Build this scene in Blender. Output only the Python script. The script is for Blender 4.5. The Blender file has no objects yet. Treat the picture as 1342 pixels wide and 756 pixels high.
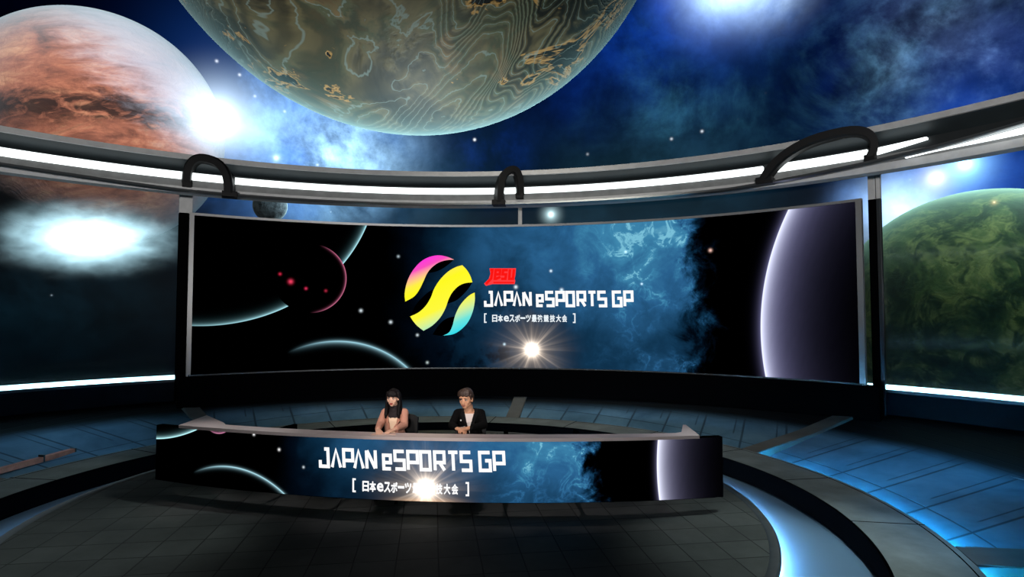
import bpy, bmesh, math, random
from mathutils import Vector, Matrix, Euler, noise as mnoise
from mathutils.geometry import tessellate_polygon
from mathutils.bvhtree import BVHTree
random.seed(7)
SC = bpy.context.scene
COL = SC.collection
PI = math.pi

# ------------------------------------------------------------------ camera
FPX, PITCH, CAMH = 763.5, 0.043, 2.45
cam = bpy.data.cameras.new('camera'); cam.sensor_width = 36; cam.lens = FPX / 1342 * 36
cam.clip_end = 2000; cam.clip_start = .05
camo = bpy.data.objects.new('camera', cam); COL.objects.link(camo)
camo.location = (0, 0, CAMH); camo.rotation_euler = (PI/2 + PITCH, 0, 0)
SC.camera = camo
SC.view_settings.view_transform = 'Standard'
SC.view_settings.look = 'None'
SC.view_settings.exposure = 0
SC.view_settings.gamma = 1
SC.view_settings.use_curve_mapping = False
SC.cycles.max_bounces = 8
SC.cycles.transparent_max_bounces = 16
SC.cycles.sample_clamp_indirect = 4

def ray(x, y):                       # direction seen at a pixel of the photograph
    d = Vector(((x-671)/FPX, 1, -(y-378)/FPX)); c, s = math.cos(PITCH), math.sin(PITCH)
    return Vector((d.x, d.y*c-d.z*s, d.y*s+d.z*c))
def on_plane(x, y, h):
    d = ray(x, y); t = (h-CAMH)/d.z
    return Vector((d.x*t, d.y*t, h))
def on_cyl(x, y, X, Y, R, far=True):
    d = ray(x, y); d = d/math.hypot(d.x, d.y); b = d.x*X+d.y*Y; c = X*X+Y*Y-R*R
    t = b+(1 if far else -1)*math.sqrt(b*b-c)
    return Vector((d.x*t, d.y*t, CAMH+d.z*t))

# ------------------------------------------------------------------ object helpers
def link(name, me, mats=None, parent=None):
    o = bpy.data.objects.new(name, me); COL.objects.link(o)
    for m in (mats if isinstance(mats, (list, tuple)) else [mats] if mats else []):
        me.materials.append(m)
    if parent: o.parent = parent
    return o
def obj(name, bm, mats=None, parent=None, smooth=False, angle=None):
    me = bpy.data.meshes.new(name)
    bmesh.ops.recalc_face_normals(bm, faces=bm.faces[:]) if smooth != 'keep' else None
    bm.to_mesh(me); bm.free()
    if smooth:
        me.polygons.foreach_set('use_smooth', [True]*len(me.polygons))
        if angle: me.set_sharp_from_angle(angle=angle)
    return link(name, me, mats, parent)
def empty(name, loc=(0, 0, 0), rz=0):
    o = bpy.data.objects.new(name, None); COL.objects.link(o); o.location = loc
    o.rotation_euler = (0, 0, rz); o.empty_display_size = .2
    return o
def tag(o, label, cat, group=None, kind=None):
    o['label'] = label; o['category'] = cat
    if group: o['group'] = group
    if kind: o['kind'] = kind
    return o
def struct(o, label=None, cat=None):
    o['kind'] = 'structure'
    if label: o['label'] = label
    if cat: o['category'] = cat
    return o

def box(bm, c, s, rz=0, bevel=0):
    r = bmesh.ops.create_cube(bm, size=1, matrix=Matrix.Translation(c) @ Matrix.Rotation(rz, 4, 'Z') @ Matrix.Diagonal((*s, 1)))
    if bevel:
        es = list({e for v in r['verts'] for e in v.link_edges})
        bmesh.ops.bevel(bm, geom=es, offset=bevel, segments=2, profile=.7, affect='EDGES')
def cyl(bm, p, q, r, r2=None, n=20):
    p, q = Vector(p), Vector(q); d = q-p
    m = Matrix.Translation((p+q)/2) @ d.to_track_quat('Z', 'Y').to_matrix().to_4x4()
    bmesh.ops.create_cone(bm, cap_ends=True, segments=n, radius1=r, radius2=r if r2 is None else r2, depth=d.length, matrix=m)
def ell(bm, c, s, rot=None, sub=3):
    m = Matrix.Translation(c) @ (rot if rot is not None else Matrix()) @ Matrix.Diagonal((*s, 1))
    bmesh.ops.create_icosphere(bm, subdivisions=sub, radius=1, matrix=m)

def sweep(C, prof, a0, a1, n, closed=True, zf=None, rf=None):
    """profile of (radius, z) turned about the vertical axis C from angle a0 to a1 (measured from +Y to +X)"""
    bm = bmesh.new(); rows = []
    for i in range(n+1):
        a = a0+(a1-a0)*i/n
        row = []
        for r, z in prof:
            if rf: r = rf(r, a)
            row.append(bm.verts.new((C[0]+r*math.sin(a), C[1]+r*math.cos(a), z+(zf(a) if zf else 0))))
        rows.append(row)
    m = len(prof)
    for i in range(n):
        for j in range(m if closed else m-1):
            k = (j+1) % m
            bm.faces.new((rows[i][j], rows[i+1][j], rows[i+1][k], rows[i][k]))
    if closed and abs(a1-a0) < 2*PI-1e-4:
        bm.faces.new(rows[0]); bm.faces.new(rows[-1][::-1])
    bmesh.ops.remove_doubles(bm, verts=bm.verts[:], dist=1e-5)
    return bm
def rect(r0, r1, z0, z1): return [(r0, z0), (r1, z0), (r1, z1), (r0, z1)]
def ang(C, p): return math.atan2(p[0]-C[0], p[1]-C[1])

# ------------------------------------------------------------------ shader helpers
def lin(r, g, b):
    f = lambda c: c/12.92 if c <= .04045 else ((c+.055)/1.055)**2.4
    return (f(r/255), f(g/255), f(b/255), 1)
class Sk:                            # a socket with arithmetic
    def __init__(s, t, k): s.t, s.k = t, k
    def _m(s, op, *o):
        n = s.t.nodes.new('ShaderNodeMath'); n.operation = op
        for i, v in enumerate((s,)+o):
            if isinstance(v, Sk): s.t.links.new(v.k, n.inputs[i])
            else: n.inputs[i].default_value = v
        return Sk(s.t, n.outputs[0])
    def __add__(s, o): return s._m('ADD', o)
    def __radd__(s, o): return s._m('ADD', o)
    def __sub__(s, o): return s._m('SUBTRACT', o)
    def __rsub__(s, o): return s._m('MULTIPLY', -1)._m('ADD', o)
    def __mul__(s, o): return s._m('MULTIPLY', o)
    def __rmul__(s, o): return s._m('MULTIPLY', o)
    def __truediv__(s, o): return s._m('DIVIDE', o)
    def __pow__(s, o): return s._m('POWER', o)
    def exp(s): return s._m('EXPONENT')
    def sqrt(s): return s._m('SQRT')
    def abs(s): return s._m('ABSOLUTE')
    def mod(s, o): return s._m('FLOORED_MODULO', o)
    def cos(s): return s._m('COSINE')
    def atan2(s, o): return s._m('ARCTAN2', o)
    def lt(s, o): return s._m('LESS_THAN', o)
    def gt(s, o): return s._m('GREATER_THAN', o)
    def max(s, o): return s._m('MAXIMUM', o)
    def min(s, o): return s._m('MINIMUM', o)
    def step(s, a, b, lo=0., hi=1.):  # smoothstep
        n = s.t.nodes.new('ShaderNodeMapRange'); n.interpolation_type = 'SMOOTHSTEP'
        s.t.links.new(s.k, n.inputs[0])
        for i, v in enumerate((a, b, lo, hi)): n.inputs[i+1].default_value = v
        return Sk(s.t, n.outputs[0])
class Tree:
    def __init__(s, t): s.t = t
    def new(s, kind, **kw):
        n = s.t.nodes.new(kind)
        for k, v in kw.items(): setattr(n, k, v)
        return n
    def coord(s, out='Object'):
        return Sk(s.t, s.new('ShaderNodeTexCoord').outputs[out])
    def sep(s, v):
        n = s.new('ShaderNodeSeparateXYZ'); s.t.links.new(v.k, n.inputs[0])
        return [Sk(s.t, o) for o in n.outputs]
    def comb(s, *v):
        n = s.new('ShaderNodeCombineXYZ'); s.fill(n, v)
        return Sk(s.t, n.outputs[0])
    def fill(s, n, v):
        for i, a in enumerate(v):
            if isinstance(a, Sk): s.t.links.new(a.k, n.inputs[i])
            elif a is not None: n.inputs[i].default_value = a
    def vm(s, op, *v):
        n = s.new('ShaderNodeVectorMath', operation=op)
        for i, a in enumerate(v):
            if isinstance(a, Sk): s.t.links.new(a.k, n.inputs[i])
            elif op == 'SCALE' and i == 1: n.inputs['Scale'].default_value = a
            else: n.inputs[i].default_value = a
        if op == 'SCALE' and isinstance(v[1], Sk): s.t.links.new(v[1].k, n.inputs['Scale'])
        return Sk(s.t, n.outputs['Value' if op in ('DOT_PRODUCT', 'LENGTH', 'DISTANCE') else 'Vector'])
    def noise(s, v, scale, detail=6., rough=.55, dist=0., out=0):
        n = s.new('ShaderNodeTexNoise'); s.t.links.new(v.k, n.inputs['Vector'])
        n.inputs['Scale'].default_value = scale; n.inputs['Detail'].default_value = detail
        n.inputs['Roughness'].default_value = rough; n.inputs['Distortion'].default_value = dist
        return Sk(s.t, n.outputs[out])
    def voro(s, v, scale, out='Distance', feature='F1'):
        n = s.new('ShaderNodeTexVoronoi', feature=feature); s.t.links.new(v.k, n.inputs['Vector'])
        n.inputs['Scale'].default_value = scale
        return Sk(s.t, n.outputs[out])
    def ramp(s, f, stops):
        n = s.new('ShaderNodeValToRGB'); s.t.links.new(f.k, n.inputs[0]); e = n.color_ramp.elements
        while len(e) < len(stops): e.new(.5)
        for a, (p, c) in zip(e, stops): a.position = p; a.color = c
        return Sk(s.t, n.outputs[0])
    def mix(s, f, a, b, blend='MIX'):
        n = s.new('ShaderNodeMix', data_type='RGBA', blend_type=blend); n.clamp_factor = True
        for i, v in ((0, f), (6, a), (7, b)):
            if isinstance(v, Sk): s.t.links.new(v.k, n.inputs[i])
            else: n.inputs[i].default_value = v
        return Sk(s.t, n.outputs[2])
    def scale(s, c, f):               # colour * value
        return s.vm('SCALE', c if isinstance(c, Sk) else tuple(c)[:3], f)
    def add(s, a, b): return s.vm('ADD', a, b)
def material(name):
    m = bpy.data.materials.new(name); m.use_nodes = True
    t = m.node_tree; t.nodes.clear()
    out = t.nodes.new('ShaderNodeOutputMaterial')
    return m, Tree(t), out
def pbr(name, col, rough=.5, metal=0, bump=0, bscale=20, var=0, vscale=3, spec=.5, coat=0):
    m, T, out = material(name)
    b = T.new('ShaderNodeBsdfPrincipled')
    c = col if len(col) == 4 else (*col, 1)
    if var:
        n = T.noise(T.coord(), vscale, 6, .6)
        lo = tuple(x*(1-var) for x in c[:3])+(1,); hi = tuple(min(1, x*(1+var)) for x in c[:3])+(1,)
        k = T.ramp(n, [(.3, lo), (.7, hi)]); T.t.links.new(k.k, b.inputs['Base Color'])
    else: b.inputs['Base Color'].default_value = c
    b.inputs['Roughness'].default_value = rough; b.inputs['Metallic'].default_value = metal
    b.inputs['Specular IOR Level'].default_value = spec
    b.inputs['Coat Weight'].default_value = coat
    if bump:
        n = T.noise(T.coord(), bscale, 5, .6); bp = T.new('ShaderNodeBump')
        bp.inputs['Strength'].default_value = bump; bp.inputs['Distance'].default_value = .02
        T.t.links.new(n.k, bp.inputs['Height']); T.t.links.new(bp.outputs[0], b.inputs['Normal'])
    T.t.links.new(b.outputs[0], out.inputs[0])
    return m
def emit(name, col, s):
    m, T, out = material(name); e = T.new('ShaderNodeEmission')
    e.inputs[0].default_value = col if len(col) == 4 else (*col, 1); e.inputs[1].default_value = s
    T.t.links.new(e.outputs[0], out.inputs[0])
    return m
# ------------------------------------------------------------------ room geometry constants
DC = (-1.355, 7.85)                  # centre of the round stage
WC, WR = (-1.15, 3.8), 11.5          # wall circle
RC, RR = (-1.32, 2.96), 10.8         # ceiling ring circle
VC, VR = (-1.117, 3.917), 10.983     # video wall circle
R0, R1, R2, R3 = 4.37, 4.48, 5.415, 6.24
LEDZ = 1.0
HEADZ = 5.24

M = {}
M['rim'] = pbr('dark_rim', lin(70, 74, 74), .45, .3, var=.25, vscale=4)
M['black'] = pbr('matt_black', (.0012, .0012, .0014), .9, spec=0)
M['frame_grey'] = pbr('grey_frame_metal', lin(168, 168, 168), .5, 0, var=.12, vscale=5)
M['frame_dark'] = pbr('dark_frame_metal', lin(38, 42, 44), .4, .5)
M['lip'] = pbr('grey_lip_metal', lin(120, 124, 126), .28, .75)
M['band'] = pbr('grey_ring_band', lin(112, 114, 114), .55, 0, var=.2, vscale=4)
M['soffit'] = pbr('dark_soffit_panel', lin(36, 43, 46), .5, .2, var=.2, vscale=2)
M['arch'] = pbr('black_arch_metal', lin(11, 11, 12), .6, .1, spec=.2)
M['walk'] = pbr('walkway_concrete', lin(114, 123, 123), .7, 0, .25, 6, .28, 1.6, spec=.12)
M['trough'] = pbr('blue_grey_channel', lin(95, 125, 150), .6, 0, spec=.15)
M['spoke'] = pbr('spoke_concrete', lin(96, 97, 94), .7, 0, .2, 6, .2, 2, spec=.1)

def disc_material():
    m, T, out = material('stage_tiles')
    x, y, z = T.sep(T.coord())
    a = math.radians(-7.8); c, s = math.cos(a), math.sin(a)
    u = x*c - y*s; v = x*s + y*c
    per = .418
    g = 0
    d1 = ((u+.13).mod(per)-per/2).abs(); d2 = ((v+.06).mod(per)-per/2).abs()
    gap = (d1.min(d2)).step(.004, .009)                  # 0 in the joint
    n = T.noise(T.coord(), 1.3, 7, .62); n2 = T.noise(T.coord(), 14, 4, .6)
    # every tile its own tint
    cell = T.new('ShaderNodeTexWhiteNoise', noise_dimensions='2D')
    cu = ((u+.13-per/2)/per)._m('FLOOR'); cv = ((v+.06-per/2)/per)._m('FLOOR')
    T.t.links.new(T.comb(cu, cv, 0.).k, cell.inputs['Vector'])
    tint = Sk(T.t, cell.outputs['Value'])
    base = T.ramp(n, [(.25, lin(56, 59, 58)), (.75, lin(82, 86, 84))])
    base = T.scale(base, tint*.25+.85)
    base = T.mix(gap, lin(43, 45, 45), base)
    b = T.new('ShaderNodeBsdfPrincipled')
    T.t.links.new(base.k, b.inputs['Base Color'])
    T.t.links.new((n*.2+.6+n2*.1).k, b.inputs['Roughness'])
    b.inputs['Specular IOR Level'].default_value = .1
    bp = T.new('ShaderNodeBump'); bp.inputs['Strength'].default_value = .6; bp.inputs['Distance'].default_value = .01
    T.t.links.new((gap+n2*.08).k, bp.inputs['Height']); T.t.links.new(bp.outputs[0], b.inputs['Normal'])
    T.t.links.new(b.outputs[0], out.inputs[0])
    return m
M['disc'] = disc_material()

def apron_material():
    m, T, out = material('slatted_floor_panels')
    x, y, z = T.sep(T.coord())
    u = x-DC[0]; v = y-DC[1]
    r = (u*u+v*v).sqrt(); a = u.atan2(v)
    # slats run parallel inside each sector between two spokes
    D = math.radians
    th = D(-77.)+(a.gt(D(-48.)))*D(47.3)+(a.gt(D(12.6)))*D(56.1)+(a.gt(D(64.2)))*D(47.2)+(a.gt(D(107.)))*D(42.)
    w = u*th.cos()-v*th._m('SINE')
    per = .8
    g1 = (w.mod(per)-per/2).abs().step(.006, .032, .35, 1.)
    g2 = ((w+.17).mod(per)-per/2).abs().step(.004, .022, .45, 1.)
    band = r.step(R3+.75, R3+.85)
    ringgap = ((r-R3-.55).abs()).step(.006, .016, .4, 1.)
    ex = u/8.8; ey = (y-7.5)/7.4
    outer = (ex*ex+ey*ey).sqrt().step(.93, 1.0)
    rings = ((r.mod(.28)-.14).abs()).step(.006, .02, .5, 1.)
    g = g1.min((g2*band)+(1.-band)).min(ringgap)
    g = T.mix(outer, T.comb(g, g, g), T.comb(rings, rings, rings))
    n = T.noise(T.coord(), 1.1, 7, .6, .4)
    base = T.ramp(n, [(.25, lin(62, 92, 112)), (.75, lin(100, 136, 158))])  # neutral panels; some of the blue strip light is put into the colour
    base = T.mix(outer, base, lin(19, 23, 26))
    base = T.mix(T.sep(g)[0], lin(22, 28, 34), base)
    b = T.new('ShaderNodeBsdfPrincipled')
    T.t.links.new(base.k, b.inputs['Base Color'])
    b.inputs['Roughness'].default_value = .75; b.inputs['Specular IOR Level'].default_value = .06
    bp = T.new('ShaderNodeBump'); bp.inputs['Strength'].default_value = .7; bp.inputs['Distance'].default_value = .02
    T.t.links.new(T.sep(g)[0].k, bp.inputs['Height']); T.t.links.new(bp.outputs[0], b.inputs['Normal'])
    T.t.links.new(b.outputs[0], out.inputs[0])
    return m
M['apron'] = apron_material()

# ------------------------------------------------------------------ floor
A0, A1 = -PI, PI
N = 180
fl = struct(obj('floor', sweep(DC, [(0, 0), (R0, 0), (R0, -.05), (0, -.05)], A0, A1, N), M['disc']),
            'round tiled dark grey stage floor under the desk', 'floor')
obj('stage_rim', sweep(DC, [(R0, .0), (R0+.02, .012), (R1-.02, .012), (R1, -.005), (R1, -.03), (R0, -.03)], A0, A1, N), M['rim'], fl, True, .6)
obj('channel_bed', sweep(DC, [(R1-.35+(R2-R1+.45)*t/14, -.075-.24*(t/14)**1.6) for t in range(15)]+[(R2+.1, -.4), (R1-.35, -.4)], A0, A1, N), M['trough'], fl, True, .7)
obj('edge_mask_ring', sweep(DC, rect(R2-.012, R2+.02, -.08, .002), A0, A1, N), M['black'], fl)  # black ring added to hide the lit inner edge of the walkway
obj('stage_drum', sweep(DC, rect(R1-.30, R1-.28, -.4, -.03), A0, A1, N), M['black'], fl)
obj('channel_wall', sweep(DC, rect(R2-.0, R2+.06, -.52, -.06), A0, A1, N), M['black'], fl)
wk = obj('walkway_ring', sweep(DC, [(R2, -.06), (R2, -.012), (R2+.015, 0), (R3-.015, 0), (R3, -.012), (R3, -.07)], A0, A1, N), M['walk'], fl, True, .6)
bm = bmesh.new()
for a in [math.radians(t) for t in range(-171, 181, 18)]:
    p = Vector((DC[0]+(R2+R3)/2*math.sin(a), DC[1]+(R2+R3)/2*math.cos(a), .0005))
    box(bm, p, (.018, R3-R2-.03, .003), -a)
obj('walkway_joint', bm, M['black'], fl)
obj('walkway_seam', sweep(DC, rect(R3-.09, R3-.075, -.003, .0015), A0, A1, N), M['black'], fl)

# sloping slatted panels between the walkway and the wall
def wall_hit(a, R=WR-.02):            # distance from the stage centre to the wall circle in direction a
    dx, dy = math.sin(a), math.cos(a); ox, oy = DC[0]-WC[0], DC[1]-WC[1]
    b = dx*ox+dy*oy; c = ox*ox+oy*oy-R*R
    return -b+math.sqrt(b*b-c)
Z_IN, Z_OUT = -.2, .47
def slope_z(r, a):
    w = wall_hit(a); t = max(0, min(1, (r-6.0)/(w-6.0)))
    return Z_IN+(Z_OUT-Z_IN)*t
bm = bmesh.new(); rows = []
AP0, AP1 = -PI*.85, PI*.85
for i in range(161):
    a = AP0+(AP1-AP0)*i/160; w = wall_hit(a); row = []
    for j in range(13):
        r = 6.0+(w-6.0)*j/12
        if w < 6.3: r = 6.0+.3*j/12
        row.append(bm.verts.new((DC[0]+r*math.sin(a), DC[1]+r*math.cos(a), Z_IN+(Z_OUT-Z_IN)*j/12)))
    rows.append(row)
for i in range(160):
    for j in range(12):
        bm.faces.new((rows[i][j], rows[i+1][j], rows[i+1][j+1], rows[i][j+1]))
bmesh.ops.recalc_face_normals(bm, faces=bm.faces[:])
if sum(f.normal.z for f in bm.faces) < 0: bmesh.ops.reverse_faces(bm, faces=bm.faces[:])
ap = obj('slatted_panels', bm, M['apron'], fl, 'keep')
ap.modifiers.new('thick', 'SOLIDIFY').thickness = .05
# spokes: concrete beams from the walkway up to the wall
for deg, w in ((-83, .36), (-48, .34), (12.6, .32), (64.2, .36), (107, .5)):
    a = math.radians(deg); L = wall_hit(a)-.05
    bm = bmesh.new()
    d = Vector((math.sin(a), math.cos(a), 0)); s = Vector((d.y, -d.x, 0)); c = Vector((*DC, 0))
    vs = []
    for r, k in ((R3-.005, 0), ((R3+L)/2, 1), (L, 2)):
        zt = (0, .2, .5)[k] if deg != 107 else (0, .2, .3)[k]
        zt = max(zt, slope_z(r, a)+.04); zb = min(slope_z(r, a)-.02, zt-.08)
        vs.append([bm.verts.new(c+d*r+s*(w/2)*sx+Vector((0, 0, z))) for sx, z in ((-1, zb), (1, zb), (1, zt), (-1, zt))])
    for i in range(2):
        for j in range(4):
            bm.faces.new((vs[i][j], vs[i+1][j], vs[i+1][(j+1) % 4], vs[i][(j+1) % 4]))
    bm.faces.new(vs[0]); bm.faces.new(vs[-1][::-1])
    bmesh.ops.bevel(bm, geom=[e for e in bm.edges if abs((e.verts[0].co-e.verts[1].co).normalized().dot(d)) > .8], offset=.012, segments=2, affect='EDGES')
    obj('spoke_beam', bm, M['spoke'], fl)

# ------------------------------------------------------------------ lit strips (fixtures)
def strip(name, bm, mat, label, group=None):
    return tag(obj(name, bm, mat), label, 'light strip', group)
M['led_white'] = emit('white_led', (.92, 1, 1), 2.4)
M['led_cyan'] = emit('cyan_white_led', (.45, .88, 1), 5)
M['led_blue'] = emit('blue_led', (.02, .38, .8), 420)
M['led_teal'] = emit('teal_led', (.14, .36, .5), 30)
M['led_ch'] = emit('channel_led', (.30, .58, .88), 320)
M['led_ch_dim'] = emit('channel_led_dim', (.14, .32, .58), 130)
led = (R3-.03, R3-.015)
strip('under_lip_light_strip', sweep(DC, rect(*led, -.095, -.075), math.radians(66), math.radians(150), 60), M['led_blue'],
      'blue light strip hidden under the walkway edge at the right')
strip('under_lip_light_strip', sweep(DC, rect(*led, -.095, -.075), math.radians(-32), math.radians(62), 60), M['led_teal'],
      'dim teal light strip under the walkway edge behind the presenters')
strip('under_lip_light_strip', sweep(DC, rect(*led, -.095, -.075), math.radians(-140), math.radians(-37), 60), M['led_teal'],
      'dim teal light strip under the walkway edge at the left')
strip('channel_light_strip', sweep(DC, rect(R1-.06, R1-.045, -.058, -.042), math.radians(25), math.radians(150), 80), M['led_ch'],
      'pale blue light strip under the stage rim right of the desk')
strip('channel_light_strip', sweep(DC, rect(R1-.06, R1-.045, -.058, -.042), math.radians(-150), math.radians(20), 100), M['led_ch_dim'],
      'dim blue light strip under the stage rim left of and behind the desk')

# ------------------------------------------------------------------ walls
aL = ang(WC, on_cyl(240, 400, *WC, WR)); aR = ang(WC, on_cyl(1149, 400, *WC, WR))
aM = ang(WC, on_cyl(682, 280, *WC, WR))
AW0, AW1 = math.radians(-105), math.radians(105)
M['lower_wall'] = pbr('dark_lower_wall_panel', lin(18, 22, 27), .8, 0, .35, 4, .45, 1.3, spec=.05)
wl = struct(obj('wall_left', sweep(WC, [(WR, .38), (WR+.12, .38), (WR+.12, LEDZ-.05), (WR+.02, LEDZ-.05)], AW0, aL, 40), M['lower_wall']),
            'dark low wall under the left window', 'wall')
wr = struct(obj('wall_right', sweep(WC, [(WR, .38), (WR+.12, .38), (WR+.12, LEDZ-.05), (WR+.02, LEDZ-.05)], aR, AW1, 40), M['lower_wall']),
            'dark low wall under the right window', 'wall')
wb = struct(obj('wall_back', sweep(WC, [(WR+.02, .38), (WR+.12, .38), (WR+.12, LEDZ-.05), (WR+.02, LEDZ-.05)], aL, aR, 60), M['black']),
            'black low wall behind the video wall plinth', 'wall')
for nm, a0, a1, lb in (('led_strip', AW0, aL-.004, 'glowing white-cyan light strip along the foot of the left window'),
                       ('led_strip', aR+.008, AW1, 'glowing white-cyan light strip along the foot of the right window'),
                       ('led_strip', aR-.05, aR-.008, 'short stub of glowing light strip between video wall and right pillar')):
    strip(nm, sweep(WC, rect(WR-.07, WR+.0, LEDZ-.05, LEDZ+.055), a0, a1, max(4, int(abs(a1-a0)*40))), M['led_cyan'], lb)

# windows: tinted panes between pillars
def glass_material():
    m, T, out = material('tinted_glass')
    tr = T.new('ShaderNodeBsdfTransparent'); tr.inputs[0].default_value = (.60, .70, .74, 1)
    gl = T.new('ShaderNodeBsdfGlossy'); gl.inputs[0].default_value = (.8, .9, 1, 1); gl.inputs['Roughness'].default_value = .08
    df = T.new('ShaderNodeBsdfDiffuse'); df.inputs[0].default_value = (.5, .6, .65, 1)
    fr = T.new('ShaderNodeFresnel'); fr.inputs[0].default_value = 1.35
    a = T.new('ShaderNodeMixShader'); b = T.new('ShaderNodeMixShader')
    T.t.links.new(fr.outputs[0], a.inputs[0]); T.t.links.new(tr.outputs[0], a.inputs[1]); T.t.links.new(gl.outputs[0], a.inputs[2])
    b.inputs[0].default_value = .018
    T.t.links.new(a.outputs[0], b.inputs[1]); T.t.links.new(df.outputs[0], b.inputs[2])
    T.t.links.new(b.outputs[0], out.inputs[0])
    return m
M['glass'] = glass_material()
for i, (a0, a1, lb) in enumerate(((AW0, aL, 'tall tinted window left of the video wall'), (aL, aR, 'tinted window strip behind and above the video wall'),
                                  (aR, AW1, 'tall tinted window at the right looking on the green planet'))):
    w = struct(obj('window_%d' % (i+1), sweep(WC, rect(WR-.02, WR+.06, HEADZ-.0, HEADZ+.16), a0, a1, 40), M['frame_grey']), lb, 'window')
    obj('shade_ledge', sweep(WC, rect(WR-.088, WR+.1, LEDZ-.09, LEDZ-.03), a0, a1, 40), M['frame_dark'], w)  # ledge added to keep strip light off the low wall
    obj('glass_pane', sweep(WC, [(WR+.02, LEDZ-.03), (WR+.02, HEADZ+.01)], a0, a1, 48, closed=False), M['glass'], w, True)

# pillars
def pillar(name, a, w, label, split, r=WR-.06, z0=.4, extra=0):
    p = Vector((WC[0]+r*math.sin(a), WC[1]+r*math.cos(a), 0))
    bm = bmesh.new(); box(bm, p+Vector((0, 0, (split+HEADZ+.1)/2)), (w, .09, HEADZ+.1-split), -a, .008)
    o = struct(obj(name, bm, M['frame_grey']), label, 'pillar')
    if split > z0+.1:
        bm = bmesh.new(); box(bm, p+Vector((0, 0, (split+z0)/2)), (w*1.02, .1, split-z0), -a, .008)
        obj('black_casing', bm, M['black'], o)
    if extra:
        q = p+Vector((math.cos(a), -math.sin(a), 0))*(w/2+extra/2+.015)
        bm = bmesh.new(); box(bm, q+Vector((0, 0, (split+HEADZ+.1)/2)), (extra, .1, HEADZ+.1-split), -a, .006)
        obj('outer_jamb', bm, M['frame_grey'], o)
        bm = bmesh.new(); box(bm, q+Vector((0, 0, (split+z0)/2)), (extra, .11, split-z0), -a, .006)
        obj('jamb_casing', bm, M['frame_dark'], o)
    return o
M['glint'] = pbr('pale_led_glint', lin(190, 205, 210), .35, .3)  # pale tone of the LED reflections drawn on the floor
pillar('trim_1', aL, .27, 'pillar left of the video wall, grey above and black below', 4.66)
pillar('trim_2', aM, .1, 'short grey mullion above the middle of the video wall', 4.6, z0=4.6)
pillar('trim_3', aR-.001, .13, 'pillar right of the video wall, grey above and black below', 4.73, extra=.07)

# ------------------------------------------------------------------ ceiling ring
C0, C1 = math.radians(-110), math.radians(110)
KEY = [(x, on_cyl(x, y, *RC, RR-.25)) for x, y in ((0, 214.5), (106, 230.5), (240, 249), (400, 262), (600, 267.5), (800, 261), (960, 247), (1050, 231), (1140, 212.5), (1210, 196), (1342, 160))]
LIP = [(ang(RC, p), p.z) for _, p in KEY]
def lipz(a):
    if a <= LIP[0][0]: return LIP[0][1]
    if a >= LIP[-1][0]: return min(LIP[-1][1]+(a-LIP[-1][0])*1.0, 5.6)
    for (x0, z0), (x1, z1) in zip(LIP, LIP[1:]):
        if a <= x1:
            return z0+(z1-z0)*(a-x0)/(x1-x0)
ce = struct(obj('ceiling', sweep(RC, [(RR-.06, 5.71), (RR+.28, 5.46), (RR+.34, 5.46), (RR+.34, 5.56), (RR-.02, 5.80)], C0, C1, 120), M['soffit'], None, True, .5),
            'dark curved ceiling ring around the open dome', 'ceiling')
obj('fascia_band', sweep(RC, [(RR-.1, 5.70), (RR-.06, 5.695), (RR-.02, 5.81), (RR-.08, 5.81)], C0, C1, 120), M['frame_grey'], ce, True, .5)
obj('strip_backing', sweep(RC, rect(RR+.07, RR+.34, 5.19, 5.47), C0, C1, 120), M['frame_dark'], ce)
obj('lower_band', sweep(RC, [(RR+.07, 5.12), (RR+.3, 5.10), (RR+.3, 5.27), (RR+.0, 5.28)], C0, C1, 120), M['band'], ce, True, .5)
obj('head_band', sweep(RC, [(RR+.02, 5.135), (RR+.06, 5.01), (RR+.3, 5.0), (RR+.3, 5.13)], C0, C1, 120), M['frame_grey'], ce, True, .5)
obj('lip_rail', sweep(RC, [(RR-.29, -.02), (RR-.21, -.035), (RR-.02, -.01), (RR+.02, .05), (RR-.27, .025)], C0, C1, 140, zf=lipz), M['lip'], ce, True, .5)

def cyl_ang(x, y, R=RR): return ang(RC, on_cyl(x, y, *RC, R))
s1, s2 = cyl_ang(1144, 203), cyl_ang(1215, 185)
g = 'white light strips recessed in the ceiling ring'
tag(obj('light_strip', sweep(RC, rect(RR-.04, RR+.08, 5.285, 5.43), C0, cyl_ang(241.5, 230), 60), M['led_white']), 'white ceiling light strip above the left window', 'light strip', g)
tag(obj('light_strip', sweep(RC, rect(RR-.04, RR+.08, 5.285, 5.43), cyl_ang(250.5, 233), cyl_ang(294, 238), 8), M['led_white']), 'short white ceiling light strip between the feet of the left arch', 'light strip', g)
tag(obj('light_strip', sweep(RC, rect(RR-.04, RR+.08, 5.285, 5.42), cyl_ang(308, 240), cyl_ang(653, 250), 40), M['led_white']), 'white ceiling light strip from left arch to middle arch', 'light strip', g)
tag(obj('light_strip', sweep(RC, rect(RR-.04, RR+.08, 5.285, 5.42), cyl_ang(661, 250), cyl_ang(677, 250), 4), M['led_white']), 'tiny white light strip between the feet of the middle arch', 'light strip', g)
tag(obj('light_strip', sweep(RC, rect(RR-.04, RR+.08, 5.285, 5.42), cyl_ang(685, 250), cyl_ang(1000, 225), 40), M['led_white']), 'white ceiling light strip from middle arch to right arch', 'light strip', g)
tag(obj('light_strip', sweep(RC, rect(RR-.04, RR+.08, 5.265, 5.42), cyl_ang(1010, 225), cyl_ang(1137, 205), 20), M['led_white']), 'white ceiling light strip between the feet of the right arch', 'light strip', g)
bm = bmesh.new(); rows = []
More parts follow.
